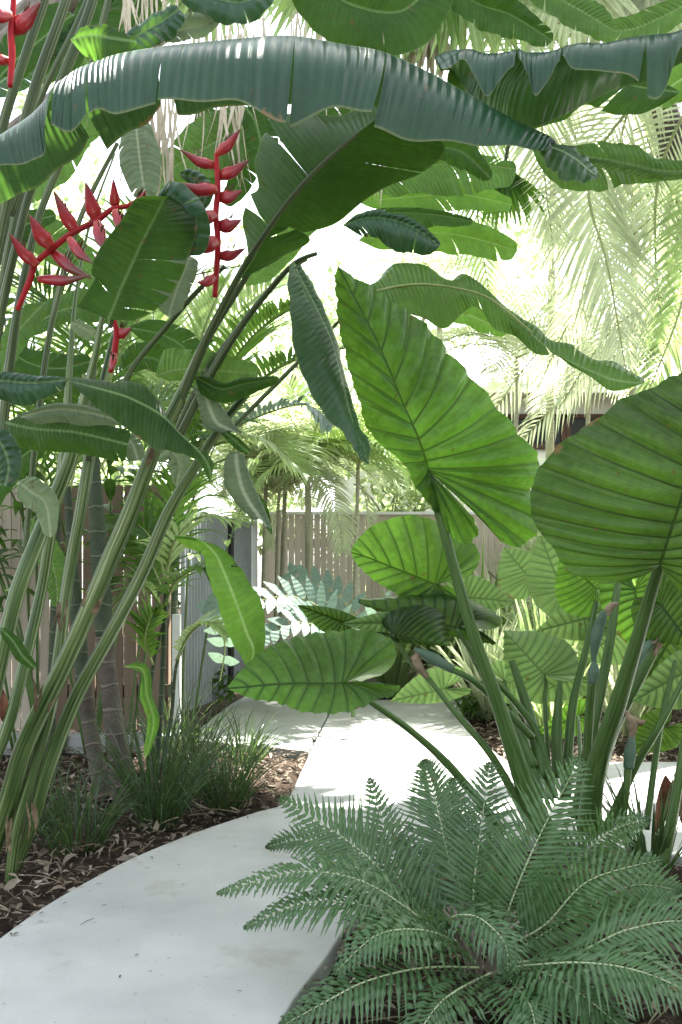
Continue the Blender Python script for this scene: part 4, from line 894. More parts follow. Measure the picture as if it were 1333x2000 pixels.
spike([(34,606,4.5),(58,550,6.5),(70,515,6),(100,488,6),(128,465,6),(155,448,6),(192,430,6),(220,408,5),(250,402,4.5),(285,380,3)],
      [((75,545),(178,538),9),((72,518),(18,455),11),((98,488),(180,545),10),((100,482),(58,420),12),((150,455),(105,372),12),((135,465),(182,515),9),((190,430),(168,356),12),((190,432),(205,488),11),((225,405),(222,350),10),((225,410),(248,455),9),((262,402),(285,372),8)], 3.25)
spike([(420,580,5),(424,520,6),(426,470,6),(422,420,6),(426,370,6),(424,325,5.5),(423,300,4)],
      [((424,325),(352,292),8),((424,300),(470,252),8),((424,345),(488,312),10),((424,370),(350,358),10),((426,385),(474,372),10),((422,418),(372,424),11),((426,440),(472,430),10),((424,470),(372,478),12),((426,500),(480,485),9),((420,540),(385,552),8)], 3.45)
spike([(20,170,5),(24,110,7),(22,60,7),(26,20,6),(28,-40,5)],
      [((24,60),(80,4),13),((24,30),(-45,18),13),((22,120),(-35,95),9),((26,-10),(75,-60),11)], 2.9)
spike([(216,728,4.5),(224,690,6.5),(228,650,6),(222,622,5)],[((224,650),(258,640),10),((224,690),(218,722),7)], 3.5)
# ------------------------------------------------------------------ palms with trunks, left
def palm_frond(parent, pts, n=36, ll=.4, mat='palm', seed=0, px=True, **kw):
    pp=[P(*p) for p in pts] if px else pts
    kw.setdefault('lw',.026); kw.setdefault('droop',.7); kw.setdefault('ang',52)
    return frond_mesh(pp, n=n, ll=ll, mat=M[mat], name='frond', parent=parent, seed=seed, rr=kw.pop('rr',.009), **kw)
pt_ = empty('palm_tree', (-1.15,5.15,0)); tag(pt_,'thick ringed grey palm trunk leaning behind the heliconia stems','palm')
stalk('trunk',[(252,1592,5.2,29),(240,1520,5.2,23),(226,1430,5.22,20),(213,1330,5.25,17.5),(205,1240,5.25,17)],pt_,'trunk',n=16)
stalk('crownshaft',[(205,1242,5.25,17.5),(199,1150,5.25,18),(192,1050,5.25,16),(186,950,5.25,14),(182,870,5.25,9)],pt_,'crownshaft',n=16)
for i,pts in enumerate(([(184,900,5.25),(230,700,5.1),(330,560,5.0),(470,520,4.9)],[(184,900,5.25),(150,680,5.2),(60,560,5.2),(-60,580,5.2)],[(184,900,5.25),(200,640,5.5),(260,440,5.9),(360,360,6.2)],
      [(186,930,5.25),(280,800,5.4),(400,790,5.6),(500,880,5.8)],[(184,900,5.25),(100,740,5.5),(20,700,5.9),(-80,760,6.2)])):
    palm_frond(pt_,pts,34,.42,'palm',seed=200+i)
pt2 = empty('palm_tree', (-1.3,5.1,0)); tag(pt2,'slender ringed palm trunk just left of the thick ringed palm trunk','palm')
stalk('trunk',[(206,1560,5.35,20),(190,1490,5.35,17),(174,1410,5.4,15),(163,1330,5.4,14)],pt2,'trunk',n=12)
stalk('crownshaft',[(163,1332,5.4,14.5),(156,1250,5.4,14),(146,1150,5.4,12),(138,1040,5.4,9),(132,950,5.4,6)],pt2,'crownshaft',n=12)
for i,pts in enumerate(([(134,970,5.4),(80,800,5.4),(20,720,5.4),(-80,740,5.4)],[(134,970,5.4),(180,800,5.6),(250,720,5.8),(340,740,6)])):
    palm_frond(pt2,pts,30,.38,'palm',seed=220+i)
pt3 = empty('palm_tree', (-1.7,6.1,0)); tag(pt3,'thin smooth young palm stem close to the left fence','palm')
stalk('trunk',[(98,1500,5.9,11),(100,1400,5.9,10),(104,1300,5.9,9),(108,1180,5.9,9),(112,1000,5.9,7)],pt3,'crownshaft',n=10)
for i,pts in enumerate(([(112,1000,5.9),(160,860,5.8),(230,800,5.8),(330,850,5.8)],[(112,1000,5.9),(60,880,6.0),(0,860,6.1),(-60,930,6.2)])):
    palm_frond(pt3,pts,28,.36,'palm',seed=240+i)

# cane palm in front of the ribbed gate
cpn = empty('cane_palm', (-.98,5.9,0)); tag(cpn,'slim cane palm with drooping green leaflets in front of the ribbed grey gate','palm')
for pts in ([(305,1500,5.6,7),(312,1420,5.6,6),(318,1320,5.6,5.5),(322,1220,5.6,5),(326,1130,5.6,4)],[(298,1500,5.7,6),(292,1400,5.7,5),(300,1300,5.7,4),(330,1180,5.7,3)],[(315,1500,5.5,5),(335,1400,5.5,4),(345,1300,5.5,3.5),(372,1230,5.5,3)]):
    stalk('stem', pts, cpn, 'crownshaft', n=8)
for i,(pts,ll) in enumerate(([[(326,1130,5.6),(340,1060,5.4),(390,1010,5.3),(470,1020,5.2)],.32],[[(326,1140,5.6),(300,1060,5.6),(255,1020,5.6),(200,1040,5.6)],.3],
      [[(322,1180,5.6),(350,1130,5.4),(400,1110,5.3),(450,1150,5.2)],.28],[[(322,1200,5.6),(290,1150,5.5),(262,1150,5.4),(240,1200,5.4)],.25],[[(326,1130,5.6),(330,1040,5.7),(350,960,5.8),(410,910,5.9)],.34],
      [[(330,1180,5.7),(300,1110,5.8),(270,1060,5.9),(230,1010,6)],.3],[[(345,1290,5.5),(370,1240,5.4),(405,1215,5.3),(440,1240,5.3)],.2],[[(300,1300,5.7),(285,1250,5.6),(300,1200,5.6),(330,1180,5.5)],.2])):
    palm_frond(cpn,pts,17,ll,'palm_mid' if i%3==0 else 'palm',seed=250+i,lw=.034,ang=48,droop=.9)

# upright fan of leaflets between the stems and the hanging leaf
fp = empty('feather_palm', (-.9,7.2,0)); tag(fp,'bushy green feather palm filling the gap behind the crossing heliconia stalks','palm')
stalk('trunk',[(330,1330,7.4,14),(335,1200,7.4,12),(345,1050,7.4,11),(360,900,7.4,9)],fp,'crownshaft')
for i,(pts,mt) in enumerate((([(360,900,7.4),(370,760,7.2),(400,640,7.0),(440,545,6.8)],'palm_mid'),([(360,900,7.4),(420,760,6.9),(500,650,6.4),(590,590,6.0)],'palm'),([(360,900,7.4),(450,790,6.7),(560,710,6.2),(680,680,5.9)],'palm'),
      ([(360,900,7.4),(320,740,7.4),(300,620,7.4),(310,520,7.4)],'palm_mid'),([(360,900,7.4),(300,760,7.6),(220,680,7.8),(120,650,8)],'palm'),([(360,900,7.4),(470,830,6.8),(590,790,6.4),(650,830,6.2)],'palm_silver'),
      ([(360,900,7.4),(440,860,7.2),(520,860,7),(600,930,6.9)],'palm_mid'),([(360,900,7.4),(410,700,7.7),(500,580,8),(600,540,8.3)],'palm_mid'),([(360,900,7.4),(260,820,7.3),(160,800,7.2),(60,860,7.2)],'palm'))):
    palm_frond(fp,pts,40,.50,mt,seed=270+i,lw=.036,droop=.45)

# pale palms, middle distance
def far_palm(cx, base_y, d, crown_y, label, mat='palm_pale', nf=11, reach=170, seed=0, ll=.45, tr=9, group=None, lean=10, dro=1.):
    r=random.Random(seed); g=G(cx,base_y); root=empty('palm_tree',(P(cx,base_y,d).x,d,0)); tag(root,label,'palm',group)
    stalk('trunk',[(cx-lean,1120+CAM_H*FPX/d,d,tr*.85),(cx-lean*.6,(1120+CAM_H*FPX/d)*.6+crown_y*.4,d,tr*.7),(cx,crown_y,d,tr*.5)],root,'trunk_pale',n=8)
    for i in range(nf):
        a=2*math.pi*i/nf+r.uniform(-.3,.3); el=r.uniform(.25,1.1); L=reach/FPX*d*r.uniform(.8,1.15)
        o=P(cx,crown_y,d); dr=Vector((math.cos(a)*math.cos(el),math.sin(a)*math.cos(el),math.sin(el))); pts=[o]; p=o.copy()
        for q_ in range(4): 
            p=p+dr*L/4; dr=(dr+Vector((0,0,-.42*dro))).normalized(); pts.append(p.copy())
        frond_mesh(pts, n=26, ll=ll, lw=.030, up=Vector((0,0,1)), mat=M[mat], name='frond', parent=root, seed=seed+i, rr=.007, droop=.9*dro, segs=3)
    return root
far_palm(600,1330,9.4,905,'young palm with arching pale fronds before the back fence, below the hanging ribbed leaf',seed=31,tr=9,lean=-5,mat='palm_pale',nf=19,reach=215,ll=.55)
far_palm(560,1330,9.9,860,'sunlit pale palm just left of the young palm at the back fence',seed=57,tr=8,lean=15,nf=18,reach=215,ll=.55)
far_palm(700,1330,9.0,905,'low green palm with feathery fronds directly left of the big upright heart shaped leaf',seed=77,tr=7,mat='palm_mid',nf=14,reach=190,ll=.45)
far_palm(470,1330,11.5,800,'palm with fronds paled as if washed out, beyond the metal gate',seed=91,tr=9,reach=190,nf=12,mat='palm_pale')
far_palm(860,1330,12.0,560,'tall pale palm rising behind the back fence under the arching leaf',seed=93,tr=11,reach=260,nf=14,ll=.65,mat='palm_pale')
far_palm(1240,1330,11.0,420,'tall palm with overexposed-looking fronds behind the right half of the back fence',seed=95,tr=12,reach=300,nf=16,ll=.75,mat='palm_pale')
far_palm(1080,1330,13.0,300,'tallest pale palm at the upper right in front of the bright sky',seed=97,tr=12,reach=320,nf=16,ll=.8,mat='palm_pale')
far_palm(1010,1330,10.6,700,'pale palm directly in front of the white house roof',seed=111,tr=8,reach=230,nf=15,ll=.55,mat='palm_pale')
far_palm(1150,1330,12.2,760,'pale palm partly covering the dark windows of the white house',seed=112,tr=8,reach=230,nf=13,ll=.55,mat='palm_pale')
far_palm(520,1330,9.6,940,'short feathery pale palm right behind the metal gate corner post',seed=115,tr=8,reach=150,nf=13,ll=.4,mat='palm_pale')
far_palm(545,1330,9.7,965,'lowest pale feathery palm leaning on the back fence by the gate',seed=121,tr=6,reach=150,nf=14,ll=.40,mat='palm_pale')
cn = empty('palm_tree',(-.3,8.9,0)); tag(cn,'sunlit feathery palm whose fronds hang over the centre of the back fence','palm')
stalk('trunk',[(612,1377,8.9,8),(608,1150,8.9,7),(600,905,8.9,6)],cn,'trunk_pale')
for i,q_ in enumerate((((540,840),(480,850),(440,930)),((560,800),(500,790),(450,840)),((640,820),(700,810),(770,860)),((660,870),(730,890),(790,960)),((570,930),(540,1000),(530,1070)),((630,940),(660,1010),(670,1080)),
       ((590,830),(570,760),(530,720)),((620,830),(660,760),(730,730)),((640,900),(700,940),(730,1040)),((560,900),(500,940),(480,1020)))):
    dd_=(8.9,8.7,8.5,8.4) if i%2 else (8.9,9.1,9.3,9.4)
    palm_frond(cn,[(600,905,dd_[0])]+[(p_[0],p_[1],dd_[k_+1]) for k_,p_ in enumerate(q_)],30,.34,'palm_pale' if i%3 else 'palm_mid',seed=900+i,lw=.024,droop=.9,rr=.006)
# big hanging pale fronds on the right
pr_ = empty('palm_tree', (2.6,6.6,0)); tag(pr_,'coconut palm at the right whose long overexposed-looking fronds hang straight down','palm')
stalk('trunk',[(1500,1480,6.6,40),(1490,900,6.6,32),(1470,300,6.6,28),(1440,-120,6.6,20)],pr_,'trunk',n=12)
for i,(pts,n,ll,up) in enumerate((
   ([(1380,60,6.5),(1200,250,6.2),(1150,370,6.0),(1187,520,5.9),(1222,720,5.9)],56,.62,(0,-1,.2)),
   ([(1420,80,6.6),(1300,300,6.4),(1280,480,6.3),(1300,700,6.3)],50,.60,(.2,-1,.2)),
   ([(1330,-60,6.6),(1120,60,6.6),(1060,230,6.6),(1080,480,6.6)],52,.62,(0,-1,.3)),
   ([(1300,-80,7),(1000,120,7),(930,330,7),(960,600,7)],46,.55,(0,-1,.3)),
   ([(1400,20,6.9),(1250,160,6.9),(1180,420,7),(1120,640,7)],50,.6,(0,-1,.3)),
   ([(1440,200,6.4),(1360,420,6.2),(1330,600,6.1),(1260,780,6.1)],44,.5,(0,-1,.3)),
   ([(1400,350,7.5),(1280,420,7.5),(1150,560,7.5),(1050,760,7.6)],46,.55,(0,-.6,1)),
   ([(1440,560,8.4),(1300,640,8.4),(1150,730,8.4),(1000,880,8.5)],44,.5,(0,-.8,.6)),
   ([(1440,480,9),(1260,560,9),(1060,680,9),(930,860,9.1)],44,.55,(0,-.8,.6)),
   ([(1420,500,7.2),(1330,560,7.2),(1200,640,7.2),(1090,800,7.2)],44,.45,(0,-.6,1)))):
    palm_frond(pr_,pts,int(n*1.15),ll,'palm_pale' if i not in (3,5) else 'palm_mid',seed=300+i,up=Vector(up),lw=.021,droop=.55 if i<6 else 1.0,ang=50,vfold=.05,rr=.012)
# fan palm above with dry straw hanging down
fan = empty('fan_palm', (.6,7.6,0)); tag(fan,'fan palm overhead with pleated leaves and long strands of dry straw','palm')
stalk('trunk',[(1560,1430,7.6,0.01+44),(1400,600,7.6,38),(1150,-200,7.6,34)],fan,'trunk',n=12)
def fanleaf(cx,cy,d,rpx,a0,a1,n,mat,seed,droop=.9,lw=.05):
    r=random.Random(seed); mb=MB(); c=P(cx,cy,d)
    for i in range(n):
        a=R(a0+(a1-a0)*(i+.5)/n+r.uniform(-1.5,1.5)); L=rpx/FPX*d*r.uniform(.85,1.1)
        dr=Vector((math.cos(a), r.uniform(-.25,.05), -math.sin(a))); strip(mb,c+dr*L*.05,dr,L,lw,droop*r.uniform(.5,1.4),segs=8,uid=i,wob=.05,rnd=r,side=Vector((math.sin(a),.5*(-1)**i,math.cos(a))))
    return mb.build('fan_leaf', M[mat], fan)
fanleaf(905,-60,5.0,210,20,165,34,'palm_mid',1,.5); fanleaf(790,10,5.4,150,40,200,26,'dry',2,1.2,.03); fanleaf(1010,-40,5.6,190,10,160,30,'palm_mid',3,.8)
fanleaf(860,-120,4.4,200,30,150,26,'palm',4,.6); fanleaf(1120,-60,5.2,190,20,170,30,'palm_pale',5,.9); fanleaf(1270,-30,5.6,230,30,170,28,'palm_pale',6,1.2)
fanleaf(640,-80,5.2,190,20,170,28,'palm_mid',7,1.0); fanleaf(420,-80,5.6,170,20,170,26,'palm_mid',8,1.); fanleaf(240,-60,6.2,180,20,170,26,'palm',9,1.)
fanleaf(985,330,6.4,120,30,150,22,'palm',10,.8,.04); fanleaf(720,40,5.0,120,20,160,20,'palm',11,.8,.04); fanleaf(1320,330,7.2,150,60,200,22,'palm_mid',12,.8,.04); fanleaf(840,40,5.2,130,50,130,26,'dry',13,1.0,.025)
stalk('leaf_stalk',[(985,330,6.4,4),(1010,200,6.6,4),(1060,0,7.2,5)],fan,'petiole')
def straw(x0,x1,y0,l0,l1,n,d,seed):
    r=random.Random(seed); mb=MB()
    for i in range(n):
        x=r.uniform(x0,x1); y=y0+r.uniform(-30,30); dd=d+r.uniform(-.3,.3); L=r.uniform(l0,l1)/FPX*dd
        strip(mb,P(x,y,dd),Vector((r.uniform(-.12,.12),r.uniform(-.1,.1),-1)),L,r.uniform(.006,.017),.0,segs=8,uid=i,wob=.10,rnd=r,side=Vector((1,r.uniform(-1,1),0)))
    mb.build('dry_straw', M['dry'], fan)
straw(255,350,180,150,280,26,4.2,11); straw(370,520,60,200,340,30,4.1,12); straw(230,420,-40,100,170,30,4.5,13); straw(560,760,10,120,330,24,4.6,14); straw(740,760,280,90,140,6,4.0,15); straw(640,720,-40,100,200,14,4.0,16)
straw(730,860,-20,120,200,18,5.2,17)

# ------------------------------------------------------------------ silver pinnate plant at the path bend
sv = empty('silver_leaf_plant', (-.3,7.9,0)); tag(sv,'low plant with broad silvery leaflets behind the largest flat heart shaped leaf','plant')
def sil(pts,n,ll,up,seed,lw=.08): 
    return frond_mesh([P(*p) for p in pts], n=n, ll=ll, lw=lw, up=Vector(up), ang=66, droop=.35, vfold=.15, mat=M['palm_silver'], name='frond', parent=sv, seed=seed, rr=.006, segs=9, wprof=.75, jit=.02,
       prof=lambda u: .55+.45*math.sin(math.pi*(u*.8+.15)))
sil([(690,1290,7.6),(640,1200,7.5),(570,1165,7.4),(485,1178,7.2)],11,.22,(0,-.9,.6),1); sil([(690,1290,7.6),(640,1235,7.4),(580,1215,7.2),(520,1240,7.1)],9,.18,(0,-.8,.6),2)
sil([(700,1290,7.7),(690,1200,7.8),(640,1150,7.9),(570,1120,8)],9,.2,(0,-.9,.6),3); sil([(430,1330,7.0),(440,1260,6.9),(425,1205,6.8),(410,1180,6.8)],6,.14,(0,-.9,.3),4)
sil([(700,1290,7.6),(740,1200,7.5),(800,1190,7.4),(850,1220,7.3)],8,.17,(0,-.8,.6),5)
stalk('stem',[(690,1400,7.6,5),(692,1340,7.6,5),(690,1290,7.6,4)],sv,'stalk')

# ------------------------------------------------------------------ grass tufts
for i,(px,py,n,h,sp,lab) in enumerate(((308,1592,240,.56,.34,'tallest dark grass tuft beside the foot of the thick ringed palm trunk'),(440,1562,200,.42,.30,'rounded grass tuft nearest the bend of the path'),
    (150,1640,150,.40,.40,'grass tuft under the leaning heliconia stems at the left'),(385,1500,110,.42,.3,'tall grass tuft behind the two tufts by the path'),(60,1600,110,.34,.4,'low grass tuft at the very left of the bed'),
    (345,1460,120,.5,.4,'grass tuft at the foot of the white gate post'),(480,1480,90,.36,.3,'small grass tuft at the corner of the grey paving'))):
    p=G(px,py); grass_tuft((p.x,p.y,-.04), int(n*.75), h*1.3, sp, lab, seed=400+i, group='grass tufts in the left bed')
# strappy clump right of fern
def strap_clump(loc,n,h,w,label,mat,seed,cat='plant',name='strappy_plant'):
    r=random.Random(seed); mb=MB()
    for i in range(n):
        a=r.uniform(0,6.283); lean=r.uniform(.1,.7); p=Vector(loc)+Vector((math.cos(a)*.06,math.sin(a)*.06,0))
        strip(mb,p,Vector((math.cos(a)*lean,math.sin(a)*lean,1)),h*r.uniform(.6,1.1),w,1.4*r.uniform(.5,1.2),segs=7,uid=i,wob=.03,rnd=r,side=Vector((-math.sin(a),math.cos(a),0)))
    o=mb.build(name,M[mat],None,origin=loc); tag(o,label,cat)
p=G(1330,1790); strap_clump((p.x+.05,p.y+.5,-.03),46,.55,.012,'thin dark strappy plant at the lower right edge beside the fern','grass',501)
for i,(px,py,h,mt,lab) in enumerate(((860,1345,.95,'palm_mid','strappy pale plant by the back fence left of the tall stalks'),(1000,1330,1.2,'palm_pale','bright strappy clump below the upright leaf at the back'),(1120,1340,1.1,'palm_mid','strappy green clump at the back between the two biggest leaves'),
     (770,1340,.9,'palm_mid','reedy clump against the back fence above the silver leaflets'),(1290,1340,1.2,'palm_mid','strappy clump at the back right corner'),(930,1320,1.3,'palm','darker strappy clump beside the pale reeds at the back'))):
    p=P(px,py,9.75 if px<1050 else 9.0); strap_clump((p.x,p.y,-.03),110,h*1.25,.03,lab,mt,510+i)

for i,(x,y,h,mt,lab) in enumerate(((1.22,8.3,1.15,'palm_pale','pale arching strappy clump nearest the far end of the path'),(1.62,7.8,1.25,'palm_mid','light green strappy clump in the mulch directly behind the elephant ear stalks'),
     (2.15,7.5,1.2,'palm_pale','pale strappy clump right of the light green one behind the elephant ear stalks'),(1.5,7.1,.8,'palm_mid','short strappy clump at the front of the far mulch bed'))):
    strap_clump((x,y,-.03),110,h,.026,lab,mt,530+i)
# ------------------------------------------------------------------ ginger plants filling the left back
def ginger(loc,h,n,label,seed,mat='ginger',L=.38,lean=.22,t0=.25):
    r=random.Random(seed); root=empty('ginger_plant',loc); tag(root,label,'plant')
    for i in range(n):
        a=r.uniform(0,6.283); b=Vector(loc)+Vector((math.cos(a)*.16,math.sin(a)*.16,0)); dr=Vector((math.cos(a)*lean,math.sin(a)*lean,1)).normalized()
        hh=h*r.uniform(.75,1.1); pts=[b,b+dr*hh*.5,b+dr*hh+Vector((math.cos(a),math.sin(a),0))*hh*.12]
        q=MB(); q.tube(pts,[.011,.009,.004],n=6); q.build('stem',M['stalk'],root)
        q=MB(); az=r.uniform(0,6.28)
        for k in range(13):
            t=t0+(1-t0)*k/12; p=at_spline(pts,t); aa=az+(k%2)*math.pi+r.uniform(-.5,.5)
            lance(q,p,Vector((math.cos(aa),math.sin(aa),r.uniform(.2,.9))),L*r.uniform(.7,1.1),.07,r.uniform(.8,1.6),Vector((0,0,1)),segs=6,uid=k)
        q.build('foliage',M[mat],root)
for i,(x,y,h,n,lab,mt) in enumerate(((-1.75,6.4,2.2,7,'ginger clump directly behind the torn dark leaf','ginger'),
      (-2.0,7.8,2.9,8,'sunlit ginger growing above the left fence top','palm_mid'),(-1.3,7.9,2.7,7,'bright ginger behind the hanging red flower spike','palm_mid'),(-2.7,6.6,2.6,6,'ginger at the extreme left edge above the slats','ginger'),(-2.05,6.75,2.7,9,'densest ginger, leaning over the left fence from inside','ginger'),(-1.55,6.7,2.5,7,'ginger just right of the densest clump along the left fence','ginger'))):  # sunlit and bright clumps get a leaf colour lightened to imitate sun
    ginger((x,y,-.04),h,n,lab,600+i,mt,t0=max(.25,1.25/h) if h>2 else .3)

# ------------------------------------------------------------------ shrubs and trees behind
def shrub(c,rad,n,size,label,mat,seed,ell=(1,1,1),name='shrub',trunk=None,cat='shrub',clumps=9):
    r=random.Random(seed); root=empty(name,(c[0],c[1],0)); tag(root,label,cat)
    q=MB(); leafy(q,c,rad,n,size,r,ell,clumps=clumps); q.build('crown' if trunk else 'foliage',M[mat],root)
    q=MB(); b=Vector((c[0],c[1],-.05)); top=Vector(c)
    q.tube([b,b.lerp(top,.6)+Vector((.08,0,0)),top],[trunk or .03,(trunk or .03)*.7,.02],n=8)
    for i in range(6):
        e=top+Vector((r.uniform(-1,1),r.uniform(-1,1),r.uniform(-.2,1)))*rad*.7; s=b.lerp(top,r.uniform(.55,.9)); q.tube([s,(s+e)/2+Vector((0,0,.1)),e],[(trunk or .03)*.45,(trunk or .03)*.3,.008],n=6)
    q.build('trunk',M['bark'],root)
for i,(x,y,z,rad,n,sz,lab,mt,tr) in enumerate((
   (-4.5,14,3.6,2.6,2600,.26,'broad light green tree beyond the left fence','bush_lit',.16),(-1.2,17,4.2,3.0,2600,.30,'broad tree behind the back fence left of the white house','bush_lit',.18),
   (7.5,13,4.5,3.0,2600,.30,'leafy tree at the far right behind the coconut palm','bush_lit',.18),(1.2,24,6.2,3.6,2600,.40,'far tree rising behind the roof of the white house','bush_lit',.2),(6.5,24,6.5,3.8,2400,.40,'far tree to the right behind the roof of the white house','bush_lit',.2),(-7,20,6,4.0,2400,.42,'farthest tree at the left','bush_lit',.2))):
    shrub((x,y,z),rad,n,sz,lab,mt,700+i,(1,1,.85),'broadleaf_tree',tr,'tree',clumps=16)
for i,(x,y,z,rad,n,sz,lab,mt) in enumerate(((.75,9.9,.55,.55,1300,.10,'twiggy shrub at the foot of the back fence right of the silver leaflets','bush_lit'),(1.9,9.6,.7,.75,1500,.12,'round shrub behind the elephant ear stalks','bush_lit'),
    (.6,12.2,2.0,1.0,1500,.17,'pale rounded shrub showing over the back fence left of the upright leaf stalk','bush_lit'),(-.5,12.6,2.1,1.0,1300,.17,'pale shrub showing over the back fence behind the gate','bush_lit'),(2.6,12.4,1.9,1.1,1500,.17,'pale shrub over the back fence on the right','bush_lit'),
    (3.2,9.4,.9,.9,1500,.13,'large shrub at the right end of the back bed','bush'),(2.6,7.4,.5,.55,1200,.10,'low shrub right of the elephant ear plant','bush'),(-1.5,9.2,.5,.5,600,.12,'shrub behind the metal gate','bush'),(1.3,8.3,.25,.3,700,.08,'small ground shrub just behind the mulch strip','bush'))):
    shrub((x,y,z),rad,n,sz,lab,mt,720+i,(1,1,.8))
# unseen trees added with crowns placed above the picture to shade the foreground
def shade_tree(base, crowns, label, seed, gap=None):
    r=random.Random(seed); root=empty('shade_tree',base); tag(root,label,'tree')
    q=MB(); b=Vector(base)
    for c in crowns:
        c=Vector(c[:3]); q.tube([b,b.lerp(c,.4)+Vector((0,0,1.0)),c.lerp(b,.15)+Vector((0,0,.4)),c],[.17,.11,.07,.03],n=8)
    q.build('trunk',M['bark'],root)
    q=MB()
    for c in crowns:
        for i in range(int(c[4])):
            a=r.uniform(0,6.283); rr=c[3]*math.sqrt(r.random()); x=c[0]+math.cos(a)*rr; y=c[1]+math.sin(a)*rr
            z=c[2]+r.uniform(-.15,.9)*(1-(rr/c[3])**2*.7)
            if z < CAM_H+.585*y+.1: z = CAM_H+.585*y+.1+r.random()*.3
            lance(q,Vector((x,y,z)),Vector((r.uniform(-1,1),r.uniform(-1,1),r.uniform(-.5,.3))),.34*r.uniform(.7,1.3),.14,.5,Vector((r.uniform(-.4,.4),r.uniform(-.4,.4),1)),segs=2,uid=i)
    q.build('crown',M['bush'],root)
shade_tree((4.6,5.2,-.05),[(2.5,6.3,6.3,1.5,1500),(1.4,6.0,6.3,1.5,1500),(3.4,5.4,6.3,1.5,1200),(1.1,7.7,6.6,1.2,1100),(2.9,4.4,6.3,1.4,900)],'unseen leafy tree added right of the picture, crown placed to shade the path',801)
shade_tree((-4.6,5.6,-.05),[(-.6,7.2,6.5,1.4,1200),(.2,8.5,6.8,1.4,1300),(.3,6.3,6.4,1.2,900)],'unseen leafy tree added left of the picture, crown placed to shade the path',802)
# tall unseen hedges added behind and beside the camera to block low skylight
def hedge(x0,y0,x1,y1,h,label,seed):
    r=random.Random(seed); root=empty('hedge',((x0+x1)/2,(y0+y1)/2,0)); tag(root,label,'hedge'); q=MB(); L=math.hypot(x1-x0,y1-y0)
    for i in range(int(L*h*75)):
        t=r.random(); z=r.random()*h; w=r.uniform(-.45,.45); nx,ny=-(y1-y0)/L,(x1-x0)/L
        lance(q,Vector((x0+(x1-x0)*t+nx*w,y0+(y1-y0)*t+ny*w,z)),Vector((r.uniform(-1,1),r.uniform(-1,1),r.uniform(-.6,.4))),.34*r.uniform(.7,1.3),.13,.5,Vector((r.uniform(-.4,.4),r.uniform(-.4,.4),1)),segs=2,uid=i)
    q.build('foliage',M['bush'],root)
    for k in range(int(L/1.2)):
        t=(k+.5)/int(L/1.2); q=MB(); b_=Vector((x0+(x1-x0)*t,y0+(y1-y0)*t,-.05)); q.tube([b_,b_+Vector((.05,.03,h*.5)),b_+Vector((0,0,h*.95))],[.05,.04,.01],n=6); q.build('stem',M['bark'],root)
hedge(-5,-2.6,5,-2.6,3.6,'tall leafy hedge added unseen behind the camera to block low skylight',811)
hedge(4.3,-2.2,4.3,5.0,3.4,'tall leafy hedge added outside the picture on the right to block side skylight',813)

# ------------------------------------------------------------------ leaf litter, twigs
def inside(x,y,poly):
    c=False; j=len(poly)-1
    for i in range(len(poly)):
        a,b=poly[i],poly[j]
        if (a[1]>y)!=(b[1]>y) and x<(b[0]-a[0])*(y-a[1])/(b[1]-a[1])+a[0]: c=not c
        j=i
    return c
r=random.Random(99); lit=MB(); tw=MB(); cnt=0
while cnt<17000:
    x=r.uniform(-3.2,3.4); y=1.3+8.0*r.random()**1.25
    if inside(x,y,path_poly) or inside(x,y,court): continue
    if abs(x)>.36*y+.4: continue
    cnt+=1
    z=-.03+r.uniform(0,.028); a=r.uniform(0,6.28); L=.8*r.choice((.015,.025,.035,.045,.06,.10))*r.uniform(.6,1.2); W=L*r.choice((.12,.2,.3,.42)); tilt=r.uniform(-.35,.5)
    d=Vector((math.cos(a)*math.cos(tilt),math.sin(a)*math.cos(tilt),math.sin(tilt))); s=Vector((-math.sin(a),math.cos(a),r.uniform(-.5,.5))).normalized()
    curl=r.uniform(-.5,.9); N=d.cross(s); prev=None; c0=Vector((x,y,z)); seg=4
    for q_ in range(seg+1):
        t=q_/seg; wq=W*.5*math.sin(math.pi*(t*.92+.04)); cc=c0+d*L*(t-.5)+N*(-curl)*L*(t-.5)**2*1.6
        A=lit.add(cc+s*wq+N*wq*.4,(t,1),(cnt,0)); Mi=lit.add(cc,(t,0),(cnt,0)); B=lit.add(cc-s*wq+N*wq*.4,(t,-1),(cnt,0))
        if prev: lit.quad(prev[0],A,Mi,prev[1]); lit.quad(prev[1],Mi,B,prev[2])
        prev=(A,Mi,B)
edge_pts=[p for p in left if p[1]>2.6]
for k in range(80):   # a few dry leaves have spilled over the edge of the slab
    p0=edge_pts[r.randrange(len(edge_pts)-1)]; x=p0[0]+r.uniform(-.02,.02)+abs(r.gauss(0,.035)); y=p0[1]+r.uniform(-.12,.12)
    if not inside(x,y,path_poly): continue
    cnt+=1; a=r.uniform(0,6.28); L=r.uniform(.008,.035); k0=len(lit.v)
    lance(lit,Vector((x,y,.004)),Vector((math.cos(a),math.sin(a),.2)),L,L*.3,.5,Vector((0,0,1)),segs=3)
    for i in range(k0,len(lit.ax)): lit.ax[i]=(cnt,0)
o=lit.build('leaf_litter',M['litter'],None); tag(o,'brown and tan dry leaf litter over the garden beds','leaf litter',kind='stuff')
cnt=0
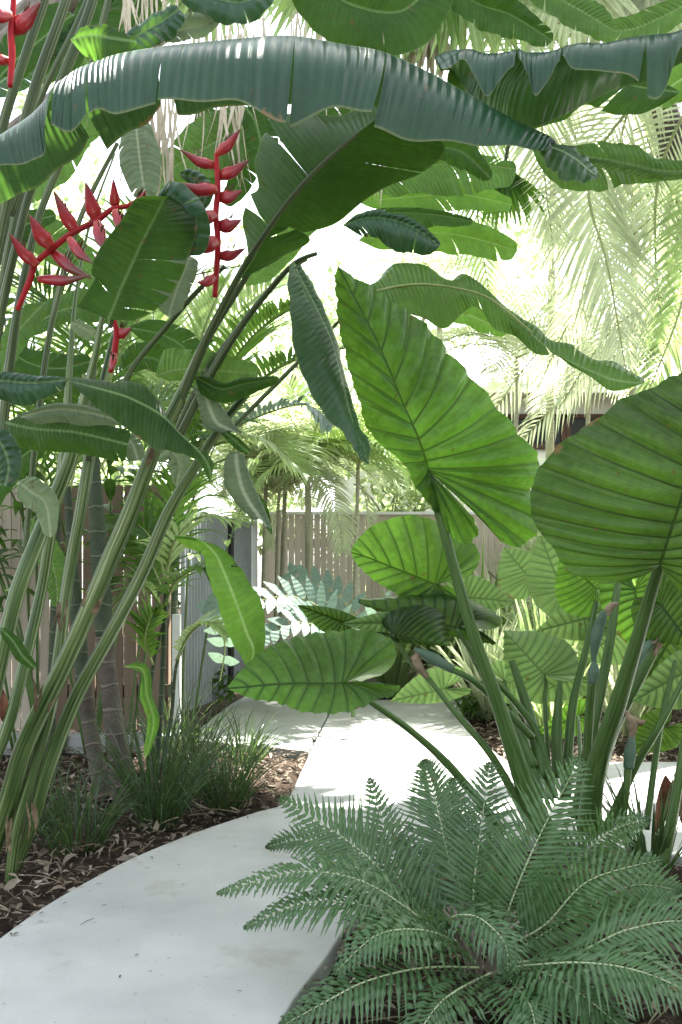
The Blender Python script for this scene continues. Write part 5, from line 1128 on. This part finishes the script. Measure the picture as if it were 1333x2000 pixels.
while cnt<900:
    x=r.uniform(-3,3.2); y=1.5+6.5*r.random()**1.3
    if inside(x,y,path_poly) or inside(x,y,court) or abs(x)>.36*y+.4: continue
    a=r.uniform(0,6.28); L=r.uniform(.04,.22); e=Vector((x+math.cos(a)*L,y+math.sin(a)*L,0))
    if inside(e.x,e.y,path_poly): continue
    cnt+=1; z=r.uniform(-.02,.02); k0=len(tw.v)
    tw.tube([(x,y,z),((x+e.x)/2+r.uniform(-.01,.01),(y+e.y)/2,z+r.uniform(.0,.02)),(e.x,e.y,z+r.uniform(-.01,.015))],[r.uniform(.001,.004),.002,.001],n=4,cap=False,k=2)
    for i in range(k0,len(tw.v)): tw.ax[i]=(cnt,0)
o=tw.build('twigs',M['twig'],None); tag(o,'thin dry twigs scattered on the mulch','twigs',kind='stuff')
q=MB(); rr_=random.Random(8); k=0
while k<46:
    x=rr_.uniform(-1.1,.1); y=rr_.uniform(2.5,6.0)
    if not inside(x,y,path_poly): continue
    k+=1; a=rr_.uniform(0,6.28); L=rr_.uniform(.006,.022)
    lance(q,Vector((x,y,.003)),Vector((math.cos(a),math.sin(a),.12)),L,L*.3,.3,Vector((0,0,1)),segs=3,uid=k)
    for i in range(len(q.ax)-12,len(q.ax)): q.ax[i]=(k,0)
o=q.build('path_debris',M['litter'],None); tag(o,'tiny dry leaf crumbs scattered over the pale path','leaf crumbs',kind='stuff')
# a few scraps on the path
q=MB(); a=G(158,1808); b=G(184,1795); q.tube([a+Vector((0,0,.003)),(a+b)/2+Vector((0,-.01,.008)),b+Vector((0,0,.004))],[.001,.0016,.0008],n=5)
o=q.build('fallen_twig',M['twig'],None,origin=tuple(a)); tag(o,'small curved dark twig lying alone on the pale path','twig')
for i,(px,py,d,mt,lab) in enumerate(((1290,1560,4.25,'cast','large curled reddish dead leaf hanging low at the right by the bright paving'),(-34,1370,3.9,'cast','curled reddish dead leaf at the left edge by the slats'))):
    q=MB(); rr_=random.Random(i); c=P(px,py,d)
    lance(q,c+Vector((.02,0,.10)),Vector((-.15,.1,-1)),.26,.09,.1,Vector((.3,-1,0)),segs=8,fold=.8); lance(q,c+Vector((.05,0,.08)),Vector((.3,.1,-1)),.22,.05,.5,Vector((.3,-1,0)),segs=8,fold=.9)
    o=q.build('dead_leaf',M[mt],None,origin=tuple(c)); tag(o,lab,'dead leaf')
